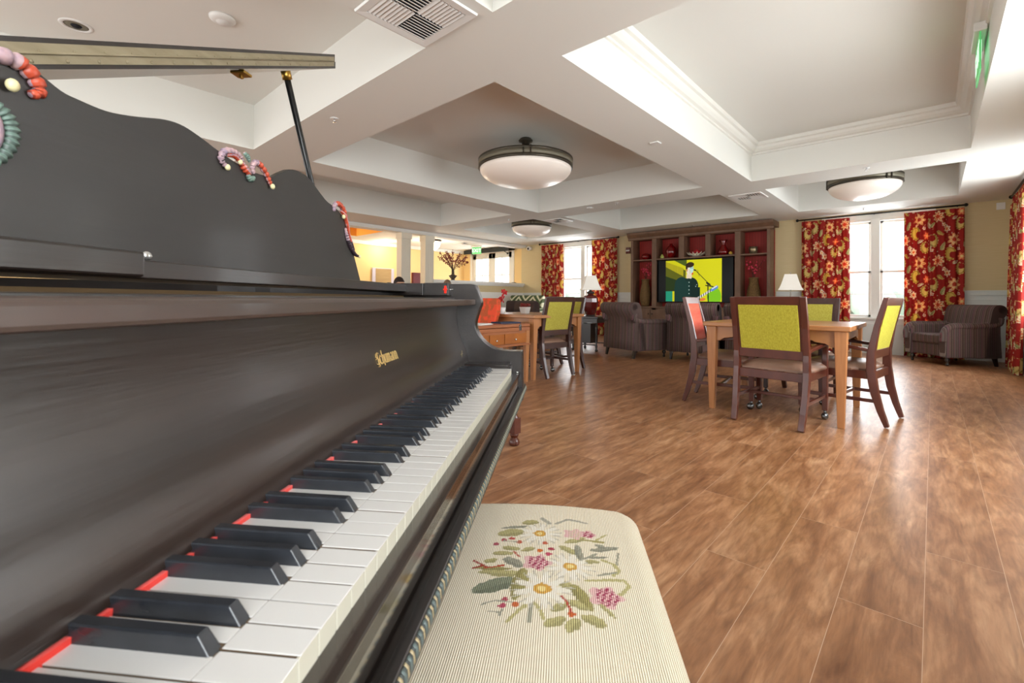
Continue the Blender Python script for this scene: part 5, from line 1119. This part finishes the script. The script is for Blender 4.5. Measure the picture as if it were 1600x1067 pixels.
def basket(x, label, mats, tall, seed):
    rnd = random.Random(seed); t = thing('wicker_basket_vase', label, 'vase', (x, 10.43, .80))
    m_ = MB(); pr_ = []
    for k in range(31):
        f = k / 30; r = .085 + .045 * math.sin(PI * min(1, f * 1.15) ** .8) ; pr_ += [(r + (.004 if k % 2 else 0), f * tall)]
    m_.lathe(pr_, seg=28).lathe([(.07, tall - .01), (.095, tall), (.10, tall + .02), (.08, tall + .03)], seg=24).build('basket', 'wicker', t)
    br = MB(); fl = MB()
    for k in range(6):
        a = rnd.uniform(-2.9, -.2) if k % 2 else rnd.uniform(.2, 2.9); L_ = rnd.uniform(.18, .46); dx = rnd.uniform(-.2, .2); pts = [(0, 0, tall - .05), (dx * .3, -.03, tall + L_ * .4), (dx * .8, -.05 + rnd.uniform(-.02, .04), tall + L_ * .8), (dx, -.05, tall + L_)]
        br.tube(smoothed(pts, 4), .004, 5)
        for q in range(5):
            f = rnd.uniform(.45, 1); fl.ball((dx * f + rnd.uniform(-.025, .025), -.05 + rnd.uniform(-.03, .03), tall + L_ * f), rnd.uniform(.010, .022), 7, 4)
    br.build('stems', 'twig', t); fl.build('blossoms', mats, t); return t
basket(-5.14, 'tall wicker vase with deep pink blossoms in the left niche of the bookcase', 'pinkflower', .62, 3)
basket(-2.74, 'tall wicker vase with sparse pink blossoms in the right niche of the bookcase', 'pinkflower', .60, 8)

# ------------------------------------------------------------------ settee by the far wall
t = thing('settee', 'green lattice-patterned settee against the wainscot below the half wall', 'sofa', (-8.42, 9.6, 0), .12)
MB().prism([(.12, .42), (.24, 1.0), (.30, 1.06), (.38, 1.04), (.40, .95), (.36, .12), (.12, .12)], 0, -.55, .55).build('backrest', 'lattice', t, bevel=.02, seg=3)
MB().box((-.62, -.36, .12), (.62, .36, .46)).build('seat', 'vinyl', t, bevel=.03, seg=3)
for s_ in (-1, 1): MB().prism([(-.38, .12), (-.38, .60), (-.33, .66), (.30, .72), (.36, .12)], 0, s_ * .56, s_ * .70).build('arm', 'lattice', t, bevel=.02, seg=3)
for a in (-1, 1):
    for b in (-1, 1): MB().lathe([(.018, 0), (.03, .12)], (a * .6, b * .3, 0), 10).build('leg', 'darkwood', t)
def dark_seat(label, loc, rz):
    t = thing('tub_chair', label, 'armchair', (loc[0], loc[1], 0), rz)
    MB().prism([(-.34, .15), (-.38, .74), (-.36, .88), (-.28, .92), (-.20, .87), (-.16, .42), (-.14, .15)], 0, -.34, .34).build('backrest', 'browncloth', t, bevel=.03, seg=3)
    MB().box((-.32, -.2, .15), (.32, .34, .44)).build('seat', 'browncloth', t, bevel=.03, seg=3)
    for s_ in (-1, 1): MB().box((s_ * .34, -.3, .15), (s_ * .24, .34, .60)).build('arm', 'browncloth', t, bevel=.03, seg=3)
    for a in (-1, 1):
        for b in (-1, 1): MB().box((a * .27 - .02, b * .25 - .02, 0), (a * .27 + .02, b * .25 + .02, .16)).build('leg', 'darkwood', t)
    return t
M['browncloth'] = mat('brown_stripe_chair_cloth', '4a3630', .8, noise=((3, 60, 3), .6, '2e211e'))
dark_seat('brown tub chair before the lattice settee, left of its pair', (-6.9, 8.0), math.radians(25))
dark_seat('brown tub chair before the small window, right of its pair', (-5.98, 7.35), math.radians(-15))
M['seaweed'] = mat('pot_foliage_red', '7c1d16', .6)
# pots with flowers
t = thing('flower_pot', 'small square white pot of red flowers on the left dining table', 'plant', (-3.92, 4.55, .76))
MB().hexa([(-.04, -.04, 0), (.04, -.04, 0), (.04, .04, 0), (-.04, .04, 0)], [(-.055, -.055, .085), (.055, -.055, .085), (.055, .055, .085), (-.055, .055, .085)]).build('pot', 'ceramic', t, bevel=.004)
m_ = MB(); rnd = random.Random(4)
for k in range(26): m_.ball((rnd.uniform(-.045, .045), rnd.uniform(-.045, .045), .09 + rnd.uniform(0, .03)), rnd.uniform(.012, .02), 6, 4)
m_.build('blossoms', 'seaweed', t)
t = thing('potted_orchid', 'red orchid spray in a white pot left of the settee', 'plant', (-4.02, 4.22, .76))
MB().lathe([(.035, 0), (.05, .08), (.045, .08), (.0001, .06)], seg=20).build('pot', 'ceramic', t)
MB().tube(smoothed([(0, 0, .06), (-.01, 0, .14), (.0, 0, .20), (.03, 0, .27)], 5), .003, 6).build('stem', 'leafm', t)
m_ = MB()
for (x, z) in ((-.05, .16), (-.02, .19), (.0, .165), (.02, .215), (.025, .25), (.045, .285), (.01, .28), (.06, .265), (-.035, .18)):
    for k in range(5):
        a = 2 * PI * k / 5; m_.ball((x + .016 * math.cos(a), rnd.uniform(-.02, .02), z + .016 * math.sin(a)), (.013, .005, .013), 6, 4)
m_.build('blossoms', 'redflower', t)
M_dark = MB()
t = thing('vase_of_branches', 'dark stone urn with berry branches standing on the half wall cap', 'vase', (XD - .035, 7.92, 1.43))
MB().lathe([(.05, 0), (.06, .01), (.045, .03), (.10, .10), (.11, .125), (.06, .14), (.04, .16), (.035, .28), (.045, .30), (.03, .30)], seg=20).build('urn', 'pot', t)
br = MB(); fl = MB(); rnd = random.Random(11)
for k in range(22):
    a = rnd.uniform(0, 2 * PI); sp_ = rnd.uniform(.05, .62); h_ = rnd.uniform(.40, .66) - sp_ * .38; p = smoothed([(0, 0, .25), (sp_ * .25 * math.cos(a), sp_ * .3 * math.sin(a), .25 + h_ * .35), (sp_ * .7 * math.cos(a), sp_ * .8 * math.sin(a), .25 + h_ * .75), (sp_ * .8 * math.cos(a), sp_ * 1.1 * math.sin(a), .25 + h_ * .9)], 4)
    br.tube(p, .0045, 5)
    for q in p[5:]:
        for _ in range(2): fl.ball((q.x + rnd.uniform(-.03, .03), q.y + rnd.uniform(-.03, .03), q.z + rnd.uniform(-.03, .03)), rnd.uniform(.008, .018), 6, 4)
br.build('branches', 'twig', t); tag(fl.build('berries', mat('rust_berries', '8a2f1c', .6), t), kind='stuff')
o = MB().box((-.04, -.06, 0), (.04, .06, .02)).build('wall_gadget', 'black'); o.location = (XD - .03, 10.3, 1.43); tag(o, 'small black box lying at the far end of the half wall cap', 'box')
# black valance over the french doors
t = thing('door_valance', 'black awning-like valance with brackets above the french doors', 'valance', (-10.6, YF, 2.5))
MB().prism([(-.32, -.075), (-.32, .055), (-.03, .075), (-.03, -.03)], 0, -1.05, 1.0).build('panel', 'black', t, bevel=.004)
for x in (-.8, .7):
    MB().tube([(x, -.24, -.04), (x + .04, -.12, -.10), (x, -.035, -.11)], .012, 8).box((x - .03, -.05, -.14), (x + .03, -.028, -.08)).build('bracket', 'black', t)
for x in (-.1, .12):
    pass
# picture and panel on the far left wall
t = thing('framed_picture', 'lavender-framed tan picture leaning on the yellow wall beyond the piano', 'picture', (XL + .03, 7.47, .95))
MB().box((0, -.36, 0), (.04, .36, .88)).build('frame', 'lav', t, bevel=.006); MB().box((.04, -.26, .06), (.045, .26, .86)).build('canvas', 'art', t)
t = thing('desk_lamp', 'small black lamp silhouette before the tan picture', 'lamp', (XL + .45, 7.42, .8))
MB().lathe([(.06, 0), (.06, .02), (.012, .03), (.012, .35)], seg=12).build('base', 'black', t); MB().lathe([(.11, .34), (.06, .60), (.055, .60)], seg=12).build('lamp_shade', 'black', t)
o = MB().box((-.5, -.3, 0), (.05, .3, .80)).build('console_cabinet', 'mahogd'); o.location = (XL + .56, 7.42, 0); tag(o, 'dark low cabinet under the tan picture, hidden behind the piano', 'cabinet')
o = MB().box((0, -.22, 0), (.10, .22, 1.75)).build('wardrobe_panel', 'maroon', bevel=.01); o.location = (XL + .001, 8.72, 0); tag(o, 'tall dark maroon panel standing between the two white columns', 'panel')

# ------------------------------------------------------------------ seated people, only the tops of their heads clear the piano
def person(label, loc, rz, hair, cloth):
    t = thing('person', label, 'person', (loc[0], loc[1], 0), rz)
    S = .445
    J = {'pel': (0, 0, S + .10), 'wst': (0, -.01, S + .25), 'chs': (0, .0, S + .42), 'nck': (0, .01, S + .57), 'hd0': (0, .02, S + .63)}
    pts = [(0, 0, S + .09), (0, -.01, S + .24), (0, 0, S + .40), (0, .01, S + .52), (0, .015, S + .59), (0, .025, S + .65)]
    rad = [(.16, .12), (.135, .10), (.155, .105), (.10, .07), (.052, .052), (.05, .05)]; edges = [(0, 1), (1, 2), (2, 3), (3, 4), (4, 5)]
    def add(p, r, par): pts.append(p); rad.append((r, r)); edges.append((par, len(pts) - 1)); return len(pts) - 1
    for s_ in (-1, 1):
        a = add((s_ * .10, .05, S + .07), .085, 0); a = add((s_ * .13, .25, S + .07), .078, a); a = add((s_ * .13, .45, S + .05), .06, a); a = add((s_ * .13, .47, .28), .052, a); a = add((s_ * .13, .46, .09), .036, a); add((s_ * .14, .58, .04), .035, a)
        a = add((s_ * .18, .0, S + .50), .055, 3); a = add((s_ * .23, .02, S + .35), .043, a); a = add((s_ * .23, .08, S + .22), .038, a); a = add((s_ * .17, .24, S + .20), .03, a); h = add((s_ * .15, .32, S + .19), .024, a)
        for k, (dx, L_) in enumerate(((-.027, .055), (-.009, .065), (.009, .06), (.026, .05))):
            b = add((s_ * .15 + dx, .37, S + .19), .0095, h); add((s_ * .15 + dx, .37 + L_, S + .175), .008, b)
        b = add((s_ * .15 - s_ * .035, .33, S + .19), .011, h); add((s_ * .15 - s_ * .05, .37, S + .18), .009, b)
    me = bpy.data.meshes.new('body'); me.from_pydata(pts, edges, []); me.materials.append(M['skin']); o = bpy.data.objects.new('body', me); COL.objects.link(o); o.parent = t
    sk = o.modifiers.new('skin', 'SKIN'); 
    for v, r in zip(me.skin_vertices[0].data, rad): v.radius = r
    me.skin_vertices[0].data[0].use_root = True; sk.use_smooth_shade = True; s2 = o.modifiers.new('s', 'SUBSURF'); s2.levels = 1; s2.render_levels = 1
    # head with face
    zc = S + .745; m_ = MB(); n_, r_ = 24, 18
    vs = []
    for j in range(r_ + 1):
        ph = PI * j / r_
        for i in range(n_):
            a = 2 * PI * i / n_; x, y, z = .076 * math.sin(ph) * math.cos(a), .093 * math.sin(ph) * math.sin(a), -.118 * math.cos(ph)
            if z < -.02: x *= 1 + (z + .02) * 3.2; y = y * (1 + (z + .02) * 1.5) + (-(z + .02)) * .12
            if y > .06 and abs(x) < .022: y += .022 * max(0, 1 - abs(z + .015) / .035) * (1 - abs(x) / .022)
            if y > .05: y -= .008 * math.exp(-((abs(x) - .03) / .015) ** 2 - ((z - .012) / .014) ** 2); y += .006 * math.exp(-(x / .022) ** 2 - ((z + .062) / .010) ** 2)
            vs.append((x, y + .03, z + zc))
    m_.add(vs, [(j * n_ + i, j * n_ + (i + 1) % n_, (j + 1) * n_ + (i + 1) % n_, (j + 1) * n_ + i) for j in range(r_) for i in range(n_)], 0, True)
    for s_ in (-1, 1): m_.ball((s_ * .076, .03, zc - .0), (.010, .022, .032), 8, 6)
    h = m_.build('head', 'skin', t)
    for s_ in (-1, 1): MB().ball((s_ * .030, .108, zc + .012), (.012, .008, .008), 10, 6).build('eye', 'black', h)
    hm = MB(); vs = []
    for j in range(11):
        ph = PI * (1 - j / 10 * .62)
        for i in range(n_):
            a = 2 * PI * i / n_; k = 1.09 + .02 * math.sin(a * 7); x, y, z = .076 * k * math.sin(ph) * math.cos(a), .093 * k * math.sin(ph) * math.sin(a), -.118 * 1.08 * math.cos(ph)
            if math.sin(a) > .25 and z < .045: z = .045 + (z - .045) * .15
            vs.append((x, y + .022, z + zc + .006))
    hm.add(vs, [(j * n_ + i, j * n_ + (i + 1) % n_, (j + 1) * n_ + (i + 1) % n_, (j + 1) * n_ + i) for j in range(10) for i in range(n_)], 0, True).build('hair', hair, t)
    # clothing shells
    MB().lathe([(.17, S + .04), (.165, S + .14), (.145, S + .25), (.16, S + .38), (.165, S + .46), (.12, S + .545), (.07, S + .575), (.06, S + .58)], (0, 0, 0), 24, sy=.74).build('shirt', cloth, t)
    m_ = MB()
    for s_ in (-1, 1): m_.tube(smoothed([(s_ * .14, .0, S + .525), (s_ * .20, .0, S + .47), (s_ * .235, .02, S + .35), (s_ * .235, .08, S + .215), (s_ * .18, .22, S + .20)], 4), [.062] * 6 + [.055] * 6 + [.046] * 5, 12)
    m_.build('sleeves', cloth, t)
    m_ = MB()
    for s_ in (-1, 1): m_.tube(smoothed([(s_ * .08, -.05, S + .07), (s_ * .12, .2, S + .075), (s_ * .13, .43, S + .06), (s_ * .13, .48, S - .03), (s_ * .13, .475, .25), (s_ * .13, .465, .09)], 4), [.098] * 8 + [.085] * 4 + [.07] * 4 + [.06] * 5, 12)
    m_.build('trousers', 'darkcloth', t)
    return t
M['darkcloth'] = mat('dark_trouser_cloth', '23242a', .9)
def plain_chair(label, loc, rz):
    t = thing('armless_chair', label, 'chair', (loc[0], loc[1], 0), rz, 'chairs hidden behind the piano')
    MB().box((-.22, -.20, .40), (.22, .24, .445)).build('seat', 'vinyl', t, bevel=.012); MB().box((-.21, -.25, .6), (.21, -.22, .90)).build('backrest', 'mahogd', t, bevel=.01)
    for a in (-1, 1):
        MB().box((a * .2 - .018, .19, 0), (a * .2 + .018, .226, .40)).build('leg', 'mahogd', t); MB().box((a * .2 - .018, -.24, 0), (a * .2 + .018, -.205, .9)).build('leg', 'mahogd', t)
    return t
for (x, y, rz, lab, hr, cl, lc) in ((-6.86, 4.58, math.radians(-70), 'person with short dark hair seated beyond the piano, only the head top showing', 'hairdark', 'navy', 'chair under the dark-haired person, out of sight behind the piano'),
                                (-7.0, 5.80, math.radians(50), 'person with light brown hair seated beyond the piano below the half wall', 'hairgrey', 'teal', 'chair under the brown-haired person, out of sight behind the piano')):
    person(lab, (x, y), rz, hr, cl); plain_chair(lc, (x, y), rz)
